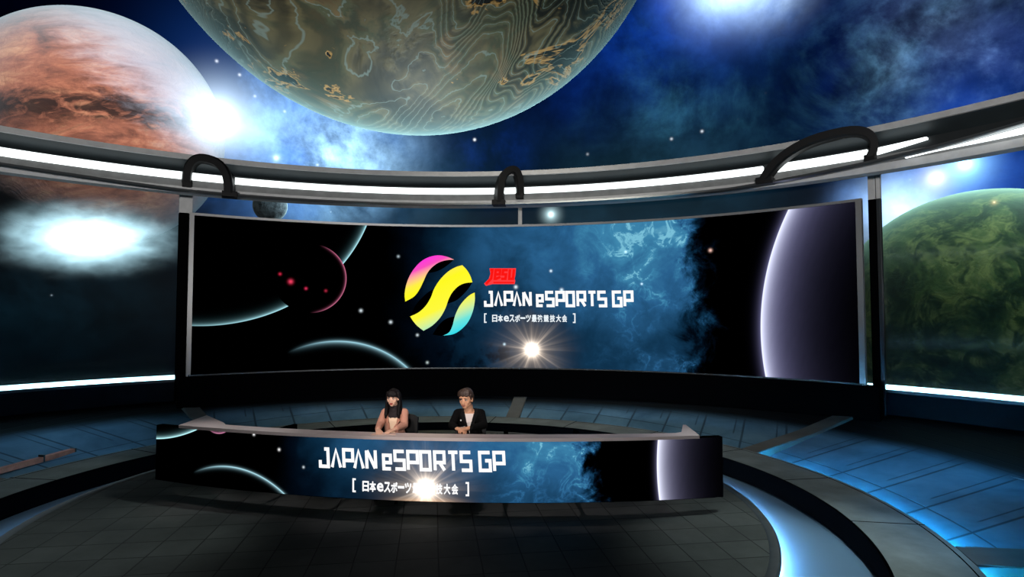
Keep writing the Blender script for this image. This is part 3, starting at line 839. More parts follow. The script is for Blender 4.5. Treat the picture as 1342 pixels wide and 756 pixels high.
# ------------------------------------------------------------------ space outside: sky
def world():
    w = bpy.data.worlds.new('space'); SC.world = w; w.use_nodes = True
    t = w.node_tree; t.nodes.clear(); T = Tree(t)
    out = t.nodes.new('ShaderNodeOutputWorld'); bg = t.nodes.new('ShaderNodeBackground')
    d = T.coord('Generated')
    n1 = T.noise(d, 4.2, 9, .58, .25); n2 = T.noise(d, 5.5, 8, .6, .5); n3 = T.noise(d, 2.0, 6, .55, .4)
    n4 = T.noise(T.vm('ADD', d, (3.1, 1.7, .4)), 6., 9, .6, .2)
    ridge = (1.-((n2-.5).abs()*7.)).max(0.)**2.
    def lobe(x, y, deg):
        c = ray(x, y).normalized()
        return ((T.vm('DOT_PRODUCT', d, tuple(c))-1.)*(1/(1-math.cos(math.radians(deg))))).exp()
    fine = T.noise(d, 15, 8, .66, .2)
    n5 = T.noise(T.vm('ADD', d, (7., 2., 5.)), 10, 9, .64, .2)
    col = T.scale(lin(0, 2, 24), n3.step(.40, .75)*.6+.03)
    blue = lin(6, 50, 150); pale = lin(150, 196, 236)
    def add(c, amt):
        nonlocal col
        col = T.add(col, T.scale(c, amt))
    cl = n1.step(.40, .66)*(n5.step(.25, .7)*.7+.3)
    cl4 = n4.step(.38, .64)*(fine.step(.25, .7)*.7+.3)
    wis = ridge*(n5.step(.35, .65))
    # clouds round the bright star, left
    add(lin(70, 130, 230), lobe(390, 170, 6.5)*(cl*2.4+.2))
    add(pale, lobe(440, 200, 5)*(cl4*4.2+.2))
    add(pale, lobe(335, 150, 3.5)*(cl*1.8+.3))
    add(lin(30, 90, 200), lobe(280, 80, 5)*.16)
    # blue behind the big ball
    add(blue, lobe(640, 195, 4.0)*(cl4*.55+.06))
    add(blue, lobe(770, 100, 4.5)*(cl*.5+.04))
    add(blue, lobe(850, 20, 6)*(cl4*1.0+.16))
    add(lin(40, 110, 230), lobe(950, -10, 4.5)*(cl*1.1+.25)*1.1)
    add(lin(190, 222, 255), lobe(950, -34, 2.8)*(cl*1.3+.8)*2.2)
    add(lin(190, 222, 255), lobe(1010, -26, 2.2)*(cl4+.3)*1.8)
    # darker middle with teal wisps, blue right
    add(blue, lobe(1240, 60, 8)*(cl*.55+.03))
    add(lin(80, 120, 160), lobe(1240, 60, 6)*wis*.9)
    add(lin(120, 150, 180), lobe(1262, 80, 4)*(cl4*wis+cl4*.25)*1.2)
    add(lin(120, 150, 180), lobe(1230, 20, 4)*cl*.35)
    add(lin(40, 90, 110), lobe(880, 140, 6)*(wis*.7+cl4*.12))
    add(lin(34, 90, 90), lobe(1130, 90, 5)*wis*.45)
    add(blue, lobe(1000, 60, 10)*cl4*.05)
    add(blue, lobe(1340, 100, 5)*(cl4*.6+.05))
    # beside and over the green planet
    add(lin(120, 170, 250), lobe(1205, 258, 3.2)*(cl4*.9+.35)*1.6)
    add(lin(205, 228, 255), lobe(1178, 288, 2.6)*(cl*1.2+.5)*2.4)
    add(lin(40, 100, 220), lobe(1300, 225, 5)*(cl*.6+.25)*1.2)
    add(lin(120, 170, 255), lobe(1128, 270, 1.6)*(cl4+.3)*1.2)
    # dim teal haze low behind the video wall
    add(lin(46, 92, 116), lobe(500, 285, 10)*(cl*.4+.30)*.9)
    add(lin(46, 92, 116), lobe(850, 290, 9)*(cl4*.4+.25)*.9)
    add(lin(40, 84, 104), lobe(60, 330, 8)*(cl4*.5+.05)*.4)
    # stars
    v = T.new('ShaderNodeTexVoronoi'); T.t.links.new(d.k, v.inputs['Vector']); v.inputs['Scale'].default_value = 34
    dist = Sk(t, v.outputs['Distance']); rnd = T.sep(Sk(t, v.outputs['Color']))
    st = (dist*(-1/.016)).exp()*rnd[0].step(.86, .95)*1.5
    add((.8, .9, 1.), st)
    for x, y, s in ((284, 80, .9), (314, 98, .9), (334, 126, .6), (373, 146, .6), (622, 183, 1.6), (880, 182, .7), (920, 172, .8), (770, 202, .35), (416, 216, .7)):
        add((.85, .92, 1.), lobe(x, y, .11)*s)
    t.links.new(col.k, bg.inputs[0]); bg.inputs[1].default_value = 1
    t.links.new(bg.outputs[0], out.inputs[0])
world()

EYE = Vector((0, 0, CAMH))
def sphere(name, dirv, dist, deg, mat, label, cat, sub=6, rot=None):
    d = Vector(dirv).normalized(); bm = bmesh.new()
    r = dist*math.sin(math.radians(deg))
    bmesh.ops.create_icosphere(bm, subdivisions=sub, radius=r)
    o = obj(name, bm, mat, None, True); o.location = EYE+d*dist
    if rot: o.rotation_euler = rot
    return tag(o, label, cat), r

def planet_mat(kind):
    m, T, out = material(kind+'_planet_surface')
    g = T.coord(); b = T.new('ShaderNodeBsdfPrincipled')
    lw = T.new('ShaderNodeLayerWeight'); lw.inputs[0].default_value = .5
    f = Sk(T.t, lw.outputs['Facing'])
    R = {'red': 34.8, 'green': 36.1, 'marbled': 43.6, 'moon': 4.1}[kind]
    p = T.vm('SCALE', g, 1/R)
    x, y, z = T.sep(p)
    if kind == 'red':
        q = T.comb(x*1.0+z*.5, y, z*2.2-x*.6)
        n = T.noise(q, 2.0, 9, .64, .8); n2 = T.noise(q, 5.2, 8, .62, 1.2); s = T.noise(T.comb(x*1.5+z, y*1.5, z*5.-x*1.2), 2.4, 8, .68, .5)
        c = T.ramp(n*.55+s*.45, [(.28, lin(44, 30, 30)), (.40, lin(112, 70, 58)), (.50, lin(164, 102, 80)), (.62, lin(196, 140, 108)), (.8, lin(226, 190, 162))])
        vein = (1.-((n2-.5).abs()*9.)).max(0.)**2.
        c = T.mix(vein*.35, c, lin(120, 70, 60))
        band = (((z-x*.15+.17)+(n-.5)*.5).abs()).step(.03, .17, 1., 0.)*n2.step(.27, .54)
        c = T.mix(band*.9, c, lin(22, 22, 24))
        haze_veil = (z*.9+(x-.42)*.95+(s-.5)*.7).step(.12, .75)
        c = T.mix(haze_veil*.7, c, lin(176, 184, 204))  # pale haze over the top and right side put into the colour
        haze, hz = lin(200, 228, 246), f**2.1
    elif kind == 'green':
        n = T.noise(p, 2.6, 9, .64, 1.1); n2 = T.noise(p, 5.5, 9, .62, 1.6)
        c = T.ramp(n*.6+n2*.4, [(.32, lin(8, 18, 14)), (.46, lin(30, 52, 34)), (.57, lin(62, 86, 48)), (.70, lin(112, 122, 78))])
        vein = (1.-((n2-.5).abs()*8.)).max(0.)**2.
        c = T.mix(vein*n.step(.45, .6)*.5, c, lin(140, 150, 90))
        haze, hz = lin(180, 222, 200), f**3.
    elif kind == 'marbled':
        w = T.noise(p, 1.05, 1.5, .5, 1.5); w2 = T.noise(T.comb(x*1.2, y*1.2, z*1.6), 1.9, 5, .58, 1.1)
        side = (x*.9+z*.35+(w-.5)*.9).step(-.12, .22)           # busier right half
        foot = (z*-1.+(w2-.5)*.5).step(.50, .75)
        h = w*.8+w2*.2
        k = h*(side*12.+20.)+foot*z*14.
        zone = (T.noise(p, 1.5, 2, .5).step(.42, .56)*.6+side*.55+foot*.7).min(1.)
        fr = (k.mod(1.)-.5).abs()*2.
        line = fr.step(.86, .98)
        low = fr.step(.15, .75, 1., 0.)*zone
        c = T.ramp(w2, [(.30, lin(24, 22, 17)), (.40, lin(68, 59, 42)), (.48, lin(110, 94, 64)), (.55, lin(86, 86, 62)), (.62, lin(132, 104, 70)), (.72, lin(78, 84, 74))])
        gold = T.noise(p, 5.5, 6, .62, .6)
        c = T.mix(side*gold.step(.40, .52, .75, 0.), c, lin(14, 13, 9))
        c = T.mix(low*(side*.4+.5), c, lin(16, 17, 14))
        holes = T.noise(p, 3.6, 5, .6, .8)*.75+side*.07
        c = T.mix(holes.step(.455, .47)*.8, c, lin(206, 150, 84))
        c = T.mix(holes.step(.475, .49), c, lin(5, 5, 4))
        c = T.mix(line*(zone*.25+.30)*(1.-side*(1.-foot)*.9), c, lin(142, 154, 146))
        holes = holes.step(.47, .49)
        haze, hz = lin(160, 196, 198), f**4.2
    else:
        n = T.noise(p, 2.5, 8, .65, .5)
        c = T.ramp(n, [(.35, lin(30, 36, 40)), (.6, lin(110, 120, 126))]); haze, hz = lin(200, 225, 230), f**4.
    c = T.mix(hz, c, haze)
    T.t.links.new(c.k, b.inputs['Base Color'])
    b.inputs['Roughness'].default_value = .85 if kind != 'marbled' else .6
    b.inputs['Specular IOR Level'].default_value = .1 if kind != 'marbled' else .2
    bp = T.new('ShaderNodeBump'); bp.inputs['Distance'].default_value = .25 if kind == 'marbled' else .4; bp.inputs['Strength'].default_value = .8
    hh = w2*1.2+(1.-low)*.10-holes*.2 if kind == 'marbled' else T.noise(p, 7, 8, .65, .8)
    T.t.links.new(hh.k, bp.inputs['Height']); T.t.links.new(bp.outputs[0], b.inputs['Normal'])
    if kind == 'marbled':
        b.inputs['Metallic'].default_value = 0
    T.t.links.new(b.outputs[0], out.inputs[0])
    return m
D_RED, D_BALL, D_GRN, D_MOON = 225, 120, 200, 160
DR, DB, DG, DM = (-.5648, .7866, .2495), (-.1396, .7730, .6188), (.6311, .7755, -.0168), (-.3801, .9093, .1693)
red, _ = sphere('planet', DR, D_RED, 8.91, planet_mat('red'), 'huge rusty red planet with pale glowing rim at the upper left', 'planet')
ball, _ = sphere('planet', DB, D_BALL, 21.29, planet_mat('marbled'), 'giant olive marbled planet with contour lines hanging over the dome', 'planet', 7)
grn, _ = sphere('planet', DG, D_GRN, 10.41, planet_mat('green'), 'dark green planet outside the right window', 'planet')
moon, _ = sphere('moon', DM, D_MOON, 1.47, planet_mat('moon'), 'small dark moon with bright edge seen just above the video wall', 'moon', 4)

def lamp(name, kind, loc, target, energy, color, **kw):
    l = bpy.data.lights.new(name, kind); l.energy = energy; l.color = color
    for k, v in kw.items(): setattr(l, k, v)
    o = bpy.data.objects.new(name, l); COL.objects.link(o); o.location = loc
    o.rotation_euler = (Vector(target)-Vector(loc)).to_track_quat('-Z', 'Y').to_euler()
    return o
def planet_spot(name, body, off, energy, color, deg, size=4):
    return lamp(name, 'SPOT', body.location+Vector(off), body.location, energy, color, spot_size=math.radians(deg), spot_blend=.3, shadow_soft_size=size)
planet_spot('planet_spot_red_rim', red, (130, -60, -20), 4e5, (.85, .95, 1), 34)  # spot added to brighten the right limb of the red planet
# added spots near each planet, lighting it in place of suns
planet_spot('planet_spot_red', red, (85, -150, 70), 1.25e6, (1, .97, .92), 27)
planet_spot('planet_spot_ball', ball, (-60, -95, 0), 1.6e5, (1, .93, .8), 75)
planet_spot('planet_spot_ball_rim', ball, (0, 45, -125), 7e5, (.75, .95, 1), 60)
planet_spot('planet_spot_green', grn, (0, -28, 120), 8e5, (.92, 1, .95), 60)
planet_spot('planet_spot_green_fill', grn, (-60, -150, 40), 1.7e5, (.8, 1, .85), 40)
planet_spot('planet_spot_moon', moon, (24, 15, -2), 6e4, (.9, 1, 1), 60, 1)

# glowing things in space: volumes that emit
def glow_mat(name, color, s, kind='star'):
    m, T, out = material(name)
    g = T.coord(); r = T.vm('LENGTH', g)
    e = T.new('ShaderNodeEmission'); e.inputs[0].default_value = (*color, 1)
    if kind == 'star':
        k = ((1.-r).max(0.)**2.5)*(((r*r*22.+.02)**-1.)*.35+.12)
    else:
        gx, gy, gz = T.sep(g); n = T.noise(T.comb(gx*1.6, gy, gz*1.2), 2.6, 7, .64, .3)
        fall = (1.-r).max(0.)
        k = ((r*r*(-4.5)).exp()*n.step(.40, .66)*2.2+(r*r*(-9.)).exp()*3.0)*fall.step(0., .3)
    T.t.links.new((k*s).k, e.inputs[1]); T.t.links.new(e.outputs[0], out.inputs['Volume'])
    return m
def glow(name, px, dist, rpx, color, s, label, core=None, coreR=.0, scale=(1, 1, 1), kind='star', cat='star', coreS=5):
    d = ray(*px).normalized(); loc = EYE+d*dist
    r = rpx/FPX*dist*d.y
    e = empty(name, loc); bm = bmesh.new(); bmesh.ops.create_icosphere(bm, subdivisions=3, radius=1)
    o = obj('corona' if kind == 'star' else 'cloud_body', bm, glow_mat(name+'_glow', color, s/r, kind), e, True)
    o.scale = tuple(r*k for k in scale)
    if core:
        bm = bmesh.new(); bmesh.ops.create_icosphere(bm, subdivisions=3, radius=r*coreR)
        obj('star_core', bm, emit(name+'_core', core, coreS), e, True)
    return tag(e, label, cat)
glow('star', (285, 156), 70, 104, (.66, .83, 1), 13, 'blazing white star at the right edge of the red planet')
glow('star', (1265, 215), 70, 62, (.4, .78, 1), 14, 'bright bluish star over the green planet, higher of the two')
glow('star', (1227, 233), 70, 42, (1, .72, .55), 9, 'bright orange-tinged star over the green planet, lower of the two')
glow('star', (722, 281), 70, 24, (.8, 1, 1), 8, 'small fuzzy white star seen just above the video wall')
glow('star', (362, 207), 70, 13, (.6, .8, 1), 7, 'small white lens flare spot low beside the blazing star')  # lens flare, built as a small glowing ball
glow('star', (1303, 265), 70, 10, (1, .5, .25), 4, 'tiny orange lens flare spot in front of the green planet')  # also a flare spot, given a tiny glowing body
glow('nebula_cloud', (116, 312), 60, 150, (.66, .92, 1), 4.0, 'glowing white nebula cloud outside the left window', scale=(1, .6, .42), kind='cloud', cat='nebula')
# ------------------------------------------------------------------ people and chairs
M['skin_f'] = pbr('light_skin', lin(226, 178, 152), .5, spec=.3)
M['skin_m'] = pbr('warm_skin', lin(206, 152, 120), .5, spec=.3)
M['hair_f'] = pbr('black_hair', lin(15, 10, 11), .55, 0, .5, 60, .3, 20, spec=.2)
M['hair_m'] = pbr('dark_brown_hair', lin(58, 42, 34), .45, 0, .5, 60, .35, 20)
M['blazer'] = pbr('dusty_pink_blazer', lin(204, 146, 124), .75, 0, .2, 40, .08, 8)
M['blazer_dark'] = pbr('dusty_pink_lapel', lin(186, 128, 106), .75, 0, .2, 40, .08, 8)
M['blouse'] = pbr('cream_blouse', lin(240, 208, 178), .7)
M['dark_top'] = pbr('black_collar_cloth', lin(26, 14, 18), .8)
M['jacket'] = pbr('black_jacket', lin(9, 9, 10), .9, 0, .2, 40, .2, 8, spec=.1)
M['jacket_l'] = pbr('black_lapel', lin(15, 15, 17), .8, spec=.15)
M['tee'] = pbr('white_t_shirt', lin(225, 210, 205), .75)
M['trousers'] = pbr('dark_trousers', lin(28, 28, 34), .8)
M['shoe'] = pbr('black_shoe', lin(16, 16, 17), .4)
M['eye_white'] = pbr('eye_white', lin(225, 220, 215), .3)
M['iris'] = pbr('dark_iris', lin(24, 14, 10), .2)
M['lip_f'] = pbr('red_lips', lin(176, 64, 58), .4)
M['lip_m'] = pbr('lips', lin(168, 100, 84), .5)
M['brow'] = pbr('eyebrow', lin(38, 24, 20), .8)
M['chair'] = pbr('black_chair_mesh', lin(14, 14, 15), .6)
M['chair_metal'] = pbr('black_chair_metal', lin(30, 30, 32), .35, .7)
M['paper'] = pbr('script_paper', lin(222, 190, 176), .7)
M['white_pin'] = pbr('white_plastic', lin(235, 235, 235), .4)

def chain(bm, pts, sx=1, sy=1, sub=2, step=.45):
    """overlapping balls along a path of (position, radius); sx, sy flatten them"""
    for (p, r), (q, s) in zip(pts, pts[1:]):
        p, q = Vector(p), Vector(q); L = (q-p).length; n = max(1, int(L/(min(r, s)*step)))
        for i in range(n+1):
            t = i/n; R = r+(s-r)*t
            ell(bm, p.lerp(q, t), (R*sx, R*sy, R), sub=sub)
def fuse(name, bm, mats, parent, vox, smooth=3, cut=None, solid=0):
    """one continuous surface out of overlapping pieces"""
    me = bpy.data.meshes.new(name); bm.to_mesh(me); bm.free()
    o = link(name, me); md = o.modifiers.new('r', 'REMESH'); md.mode = 'VOXEL'; md.voxel_size = vox
    s = o.modifiers.new('s', 'SMOOTH'); s.iterations = smooth; s.factor = .5
    bpy.context.view_layer.update()
    m2 = bpy.data.meshes.new_from_object(o.evaluated_get(bpy.context.evaluated_depsgraph_get()))
    bpy.data.objects.remove(o); bpy.data.meshes.remove(me)
    if cut:
        b = bmesh.new(); b.from_mesh(m2)
        bmesh.ops.delete(b, geom=[f for f in b.faces if cut(f.calc_center_median())], context='FACES')
        nb = {}
        for ed_ in b.edges:
            if len(ed_.link_faces) == 1:
                a_, b_ = ed_.verts
                for v, w in ((a_, b_), (b_, a_)): nb.setdefault(v, []).append(w)
        for _ in range(14):            # even out the cut edge of the cloth
            new = {v: v.co*.5+sum((w.co for w in ws), Vector())*(.5/len(ws)) for v, ws in nb.items()}
            for v, co in new.items(): v.co = co
        b.to_mesh(m2); b.free()
    m2.polygons.foreach_set('use_smooth', [True]*len(m2.polygons)); m2.name = name
    o = link(name, m2, mats, parent)
    if solid:
        md = o.modifiers.new('cloth', 'SOLIDIFY'); md.thickness = solid; md.offset = -1
    return o
def bvh_of(objs):
    vs, fs = [], []
    for o in objs:
        k = len(vs); vs += [v.co.copy() for v in o.data.vertices]; fs += [[k+i for i in p.vertices] for p in o.data.polygons]
    return BVHTree.FromPolygons(vs, fs)
def drape(name, pts, bvh, off, mat, parent, n=10, t=.004):
    """a cloth strip given by left/right (x, z) edges, laid on the front of the body"""
    bm = bmesh.new(); rows = []
    for (a, b) in pts:
        a, b = Vector(a), Vector(b); row = []
        for i in range(n+1):
            p = a.lerp(b, i/n); h = bvh.ray_cast(Vector((p.x, -1.2, p.y)), Vector((0, 1, 0)))
            y = h[0].y if h[0] else 0
            row.append(bm.verts.new((p.x, y-off, p.y)))
        rows.append(row)
    for r0, r1 in zip(rows, rows[1:]):
        for i in range(n): bm.faces.new((r0[i], r0[i+1], r1[i+1], r1[i]))
    o = obj(name, bm, mat, parent, True); md = o.modifiers.new('t', 'SOLIDIFY'); md.thickness = t; md.offset = 0
    return o
def lerp_rows(l, n=10):
    out = []
    for (a, b), (c, d) in zip(l, l[1:]):
        for i in range(n):
            t = i/n; out.append((Vector(a).lerp(Vector(c), t), Vector(b).lerp(Vector(d), t)))
    return out+[(Vector(l[-1][0]), Vector(l[-1][1]))]
def hand(bm, wrist, fwd, up, side, curl=(.35, .5, .35), thumb=.6, k=.95, spread=.06):
    """palm, four unequal bent fingers and a side thumb; side=+1 puts the thumb towards +across"""
    f = Vector(fwd).normalized(); u = Vector(up); u = (u-f*u.dot(f)).normalized(); a = f.cross(u)*side
    w = Vector(wrist)
    chain(bm, [(w-f*.02, .024*k), (w+f*.01, .023*k)], 1, 1)
    for i in range(4):
        s = (i-1.5)*.0195*k
        chain(bm, [(w+a*s*.7+f*.015*k, .0135*k), (w+a*s+f*.085*k, .0125*k)])
    for i, L in enumerate((.070, .080, .074, .058)):      # index at +across (thumb side) to little finger
        s = (1.5-i)*.0200*k; d = (f+a*((1.5-i)*spread)).normalized(); p = w+a*s+f*.085*k; an = 0; r = .0098*k
        pts = [(p, r)]
        for c, fr in zip(curl, (.45, .31, .24)):
            an += c; dd = d*math.cos(an)-u*math.sin(an); p = p+dd*L*k*fr; r *= .94; pts.append((p, r))
        chain(bm, pts, step=.5)
    p = w+a*.024*k+f*.022*k-u*.006; d = (f*math.cos(thumb)+a*math.sin(thumb)-u*.25).normalized()
    pts = [(w+a*.012+f*.01, .016*k), (p, .0145*k)]
    for L, bend in ((.036, 0), (.030, -.35), (.024, -.3)):
        d = (d-a*(-bend)*.6).normalized() if bend else d; p = p+d*L*k; pts.append((p, .0112*k if L > .03 else .0098*k))
    chain(bm, pts, step=.5)
def head_parts(bm, c, R, s, man):
    """c: middle of the skull, R: 3x3 turn of the head, s: size"""
    def E(p, q, rot=None): ell(bm, c+R@(Vector(p)*s), Vector(q)*s, (R.to_4x4() @ (rot or Matrix())))
    E((0, .012, .030), (.074, .092, .080)); E((0, -.006, -.005), (.070, .084, .080))
    E((0, -.022, -.050), (.057 if man else .053, .062, .060)); E((0, -.052, -.084), (.030 if man else .026, .028, .024))
    for x in (-1, 1):
        E((x*.036, -.052, -.026), (.026, .022, .030)); E((x*(.044 if man else .036), -.012, -.060), (.020, .036, .028))
        E((x*.076, .006, -.014), (.010, .020, .031), Matrix.Rotation(x*.3, 4, 'Z')); E((x*.032, -.072, .026), (.026, .014, .010))
        E((x*.012, -.093, -.038), (.009, .010, .008))
    chain(bm, [(c+R@(Vector((0, -.080, .012))*s), .0085*s), (c+R@(Vector((0, -.098, -.030))*s), .0125*s)], step=.3)
    E((0, -.076, -.062), (.022, .014, .011))
    E((0, -.070, .045), (.052, .022, .030))
def face_bits(e, c, R, s, man, lipm, browm):
    def place(nm, bm, m):
        bm.transform(Matrix.Translation(c) @ R.to_4x4() @ Matrix.Scale(s, 4)); return obj(nm, bm, m, e, True)
    for x in (-1, 1):
        bm = bmesh.new(); ell(bm, (x*.031, -.073, .002), (.0145, .0115, .0078)); ew = place('eye', bm, M['eye_white'])
        bm = bmesh.new(); ell(bm, (x*.031-.003, -.0815, .002), (.0068, .004, .0072)); o = place('iris', bm, M['iris']); o.parent = ew
        bm = bmesh.new(); chain(bm, [((x*.014, -.090, .020), .0035), ((x*.030, -.0885, .0245), .0042), ((x*.048, -.078, .019), .0025)], step=.3); place('eyebrow', bm, browm)
        bm = bmesh.new(); chain(bm, [((x*.017, -.0835, .006), .0026), ((x*.031, -.0865, .0105), .003), ((x*.046, -.077, .004), .0024)], step=.3); place('eyelashes', bm, browm)
    bm = bmesh.new()
    chain(bm, [((-.021, -.0845, -.061), .0035), ((-.008, -.0935, -.0575), .0058), ((.008, -.0935, -.0575), .0058), ((.021, -.0845, -.061), .0035)], step=.3)
    chain(bm, [((-.016, -.086, -.066), .004), ((0, -.0925, -.068), .0068), ((.016, -.086, -.066), .004)], step=.3)
    place('lips', bm, lipm)

def person(name, loc, P, label):
    e = empty(name, loc); tag(e, label, 'person')
    man = P['man']; s = P['hs']; c = Vector(P['head']); R = Euler(P['turn'], 'XYZ').to_matrix()
    skin = M['skin_m' if man else 'skin_f']
    sh, el, wr_p = P['shoulder'], P['elbow'], P['wrist']
    nk = Vector(P['neck'])
    # body: one continuous surface
    bm = bmesh.new(); head_parts(bm, c, R, s, man)
    chain(bm, [(c+R@Vector((0, .015, -.06))*s, .052*s), (nk+Vector((0, .0, .01)), .054*s), (nk+Vector((0, .01, -.05)), .066)])
    tors = P['torso']
    for (p, rx, ry), (q, sx, sy) in zip(tors, tors[1:]):
        for i in range(9):
            t = i/8; ell(bm, Vector(p).lerp(Vector(q), t), (rx+(sx-rx)*t, ry+(sy-ry)*t, .07))
    for k in (0, 1):
        chain(bm, [(nk+Vector((0, .02, -.06)), .05), (sh[k], .052)])
        chain(bm, [(sh[k], .052), (el[k], .038), (Vector(el[k]).lerp(Vector(wr_p[k]), .35), .038), (wr_p[k], .025)])
        x = (-1, 1)[k]*.1
        kn = Vector((x*1.25, -.42, .66)); an = Vector((x*1.2, -.36, .25))
        chain(bm, [((x*.9, .02, .735), .085), (kn, .058), (kn.lerp(an, .3), .056), (an, .036), (an+Vector((0, -.02, -.05)), .036), (an+Vector((0, -.14, -.065)), .026)])
    for h in P['hands']: hand(bm, *h[0], **h[1])
    body = fuse('body', bm, skin, e, .0045, 5)
    face_bits(e, c, R, s, man, M['lip_m' if man else 'lip_f'], M['brow'])
    # shirt
    bm = bmesh.new()
    for (p, rx, ry), (q, sx, sy) in zip(tors, tors[1:]):
        for i in range(9):
            t = i/8; ell(bm, Vector(p).lerp(Vector(q), t), (rx+.007+(sx-rx)*t, ry+.008+(sy-ry)*t, .072))
    for k in (0, 1): chain(bm, [(nk+Vector((0, .02, -.07)), .056), (sh[k], .054)])
    if not man: chain(bm, [(nk+Vector((0, .01, -.05)), .072), (nk+Vector((0, .002, .0)), .062)])
    zc = P['scoop']
    shirt = fuse('t_shirt' if man else 'blouse', bm, M['tee' if man else 'blouse'], e, .007, 3,
                 cut=(lambda f: f.z > zc-.9*abs(f.x)*0 and math.hypot(f.x-nk.x, f.y-nk.y+.03) < .085+.02*(f.z-zc)) if man else None)
    if not man:
        # dark heart-fronted collar: upper part of the blouse takes the dark cloth
        shirt.data.materials.append(M['dark_top'])
        for p in shirt.data.polygons:
            v = p.center
            if v.z > 1.075+.35*abs(abs(v.x-nk.x)-.028): p.material_index = 1
    # jacket
    bm = bmesh.new()
    for (p, rx, ry), (q, sx, sy) in zip(tors, tors[1:]):
        for i in range(9):
            t = i/8; ell(bm, Vector(p).lerp(Vector(q), t), (rx+.022+(sx-rx)*t, ry+.02+(sy-ry)*t, .075))
    for k in (0, 1):
        chain(bm, [(nk+Vector((0, .03, -.062)), .062), (sh[k], .064)])
        w = Vector(el[k]).lerp(Vector(wr_p[k]), P['cuff'])
        chain(bm, [(sh[k], .064), (Vector(sh[k]).lerp(Vector(el[k]), .5), .057), (el[k], .052), (w, .041)], step=.35)
    vb, vt = P['vee']
    def cut(f):
        x = f.x-nk.x-P.get('veex', 0)
        if f.z > nk.z-.045 and math.hypot(f.x-nk.x, f.y-nk.y-.01) < .07: return True
        w = vt[1]*min(1, max(0, (f.z-vb)/(vt[0]-vb))) + P.get('gap', 0)*(f.z > P.get('hem', .7))
        return f.y < nk.y+.0 and f.z > P.get('hem', .7) and abs(x) < w
    jk = fuse('jacket', bm, M['jacket' if man else 'blazer'], e, .007, 3, cut=cut, solid=.005)
    bv = bvh_of([jk, shirt])
    lm = M['jacket_l' if man else 'blazer_dark']
    for x in (-1, 1):
        g = P.get('gap', 0); cx = nk.x+P.get('veex', 0)
        L = [((cx+x*(g+.004), vb), (cx+x*(g+.02), vb)), ((cx+x*(g+vt[1]*.45), vb+(vt[0]-vb)*.45), (cx+x*(g+vt[1]*.45+.045), vb+(vt[0]-vb)*.5)),
             ((cx+x*(g+vt[1]*.75), vb+(vt[0]-vb)*.78), (cx+x*(g+vt[1]*.75+.06), vb+(vt[0]-vb)*.72)), ((cx+x*(g+vt[1]*.92), vt[0]-.01), (cx+x*(g+vt[1]*.92+.035), vt[0]-.02))]
        drape('lapel', lerp_rows(L, 6), bv, .007, lm, jk)
    def on(x, z, off): 
        h = bv.ray_cast(Vector((x, -1.2, z)), Vector((0, 1, 0)))[0]
        return Vector((x, (h.y if h else -.1)-off, z))
    # trousers and shoes
    bm = bmesh.new(); ell(bm, (0, .03, .76), (.185, .14, .11))
    for x in (-.1, .1):
        chain(bm, [((x*.9, .02, .735), .096), ((x*1.25, -.42, .66), .068), ((x*1.2, -.36, .28), .05)])
    fuse('trousers', bm, M['trousers'], e, .01, 3)
    for x in (-.12, .12):
        bm = bmesh.new(); chain(bm, [((x, -.355, .20), .045), ((x, -.40, .18), .042), ((x, -.50, .172), .034)]); ell(bm, (x, -.43, .15), (.045, .11, .014))
        fuse('shoe', bm, M['shoe'], e, .006, 2)
    return e, body, jk, on, c, R, s

# ---- woman
WX, WY = -1.565, 7.83
Pw = dict(man=False, hs=.98, head=(-.010, -.060, 1.338), turn=(.10, 0, -.12), neck=(-.002, -.02, 1.215),
  shoulder=((-.122, .0, 1.128), (.126, .0, 1.128)), elbow=((-.155, -.17, 1.005), (.158, -.15, .995)), wrist=((-.135, -.375, .985), (.080, -.37, .985)),
  torso=[((0, .03, .74), .145, .105), ((0, .02, .90), .112, .09), ((0, .0, 1.04), .122, .098), ((0, .005, 1.115), .108, .085)],
  hands=[(((-.135, -.375, .985), (.35, -1, -.15), (0, 0, 1), -1), dict(curl=(.15, .25, .2))), (((.080, -.37, .985), (-.6, -.7, -.12), (0, 0, 1), 1), dict(curl=(.15, .3, .25)))],
  cuff=.86, scoop=1.2, vee=(.90, (1.19, .052)), gap=.028, hem=.80)
we, wbody, wj, won, wc, wR, ws = person('person', (WX, WY, 0), Pw, 'woman in dusty pink blazer with long black hair seated at the desk, left presenter')
bm = bmesh.new()
def wp(x, y, z): return wc+wR@(Vector((x, y, z))*ws)
ell(bm, wp(0, .022, .034), Vector((.083, .096, .088))*ws, wR.to_4x4())
for i in range(9):                     # fringe
    t = (i-4)/4
    chain(bm, [(wp(t*.045, -.060, .100-.015*t*t), .014), (wp(t*.062, -.088+.02*t*t, .062), .012), (wp(t*.066, -.093+.026*t*t, .034-.006*abs(t)), .007)], step=.4)
for x in (-1, 1):                      # locks falling in front of the shoulders
    chain(bm, [(wp(x*.070, .0, .06), .026), (wp(x*.089, .004, -.02), .016), (wp(x*.092, -.004, -.085), .018), (Vector((x*.078-.006, -.095, 1.195)), .024), (Vector((x*.082-.006, -.125, 1.13)), .026), (Vector((x*.088-.006, -.125, 1.085)), .012)], step=.4)
    chain(bm, [(wp(x*.070, .035, .03), .034), (wp(x*.078, .045, -.06), .032), (Vector((x*.085-.006, -.03, 1.20)), .034), (Vector((x*.088-.006, -.085, 1.14)), .026)], step=.4)
chain(bm, [(wp(0, .07, .03), .075), (wp(0, .075, -.06), .068), (Vector((0, .075, 1.17)), .07), (Vector((0, .10, 1.06)), .05)], sx=1.1, sy=.7)
fuse('hair', bm, M['hair_f'], we, .0055, 2)
p = won(.066, 1.085, .008); bm = bmesh.new(); ell(bm, p, (.011, .006, .014)); box(bm, p+Vector((0, 0, -.02)), (.006, .006, .02))
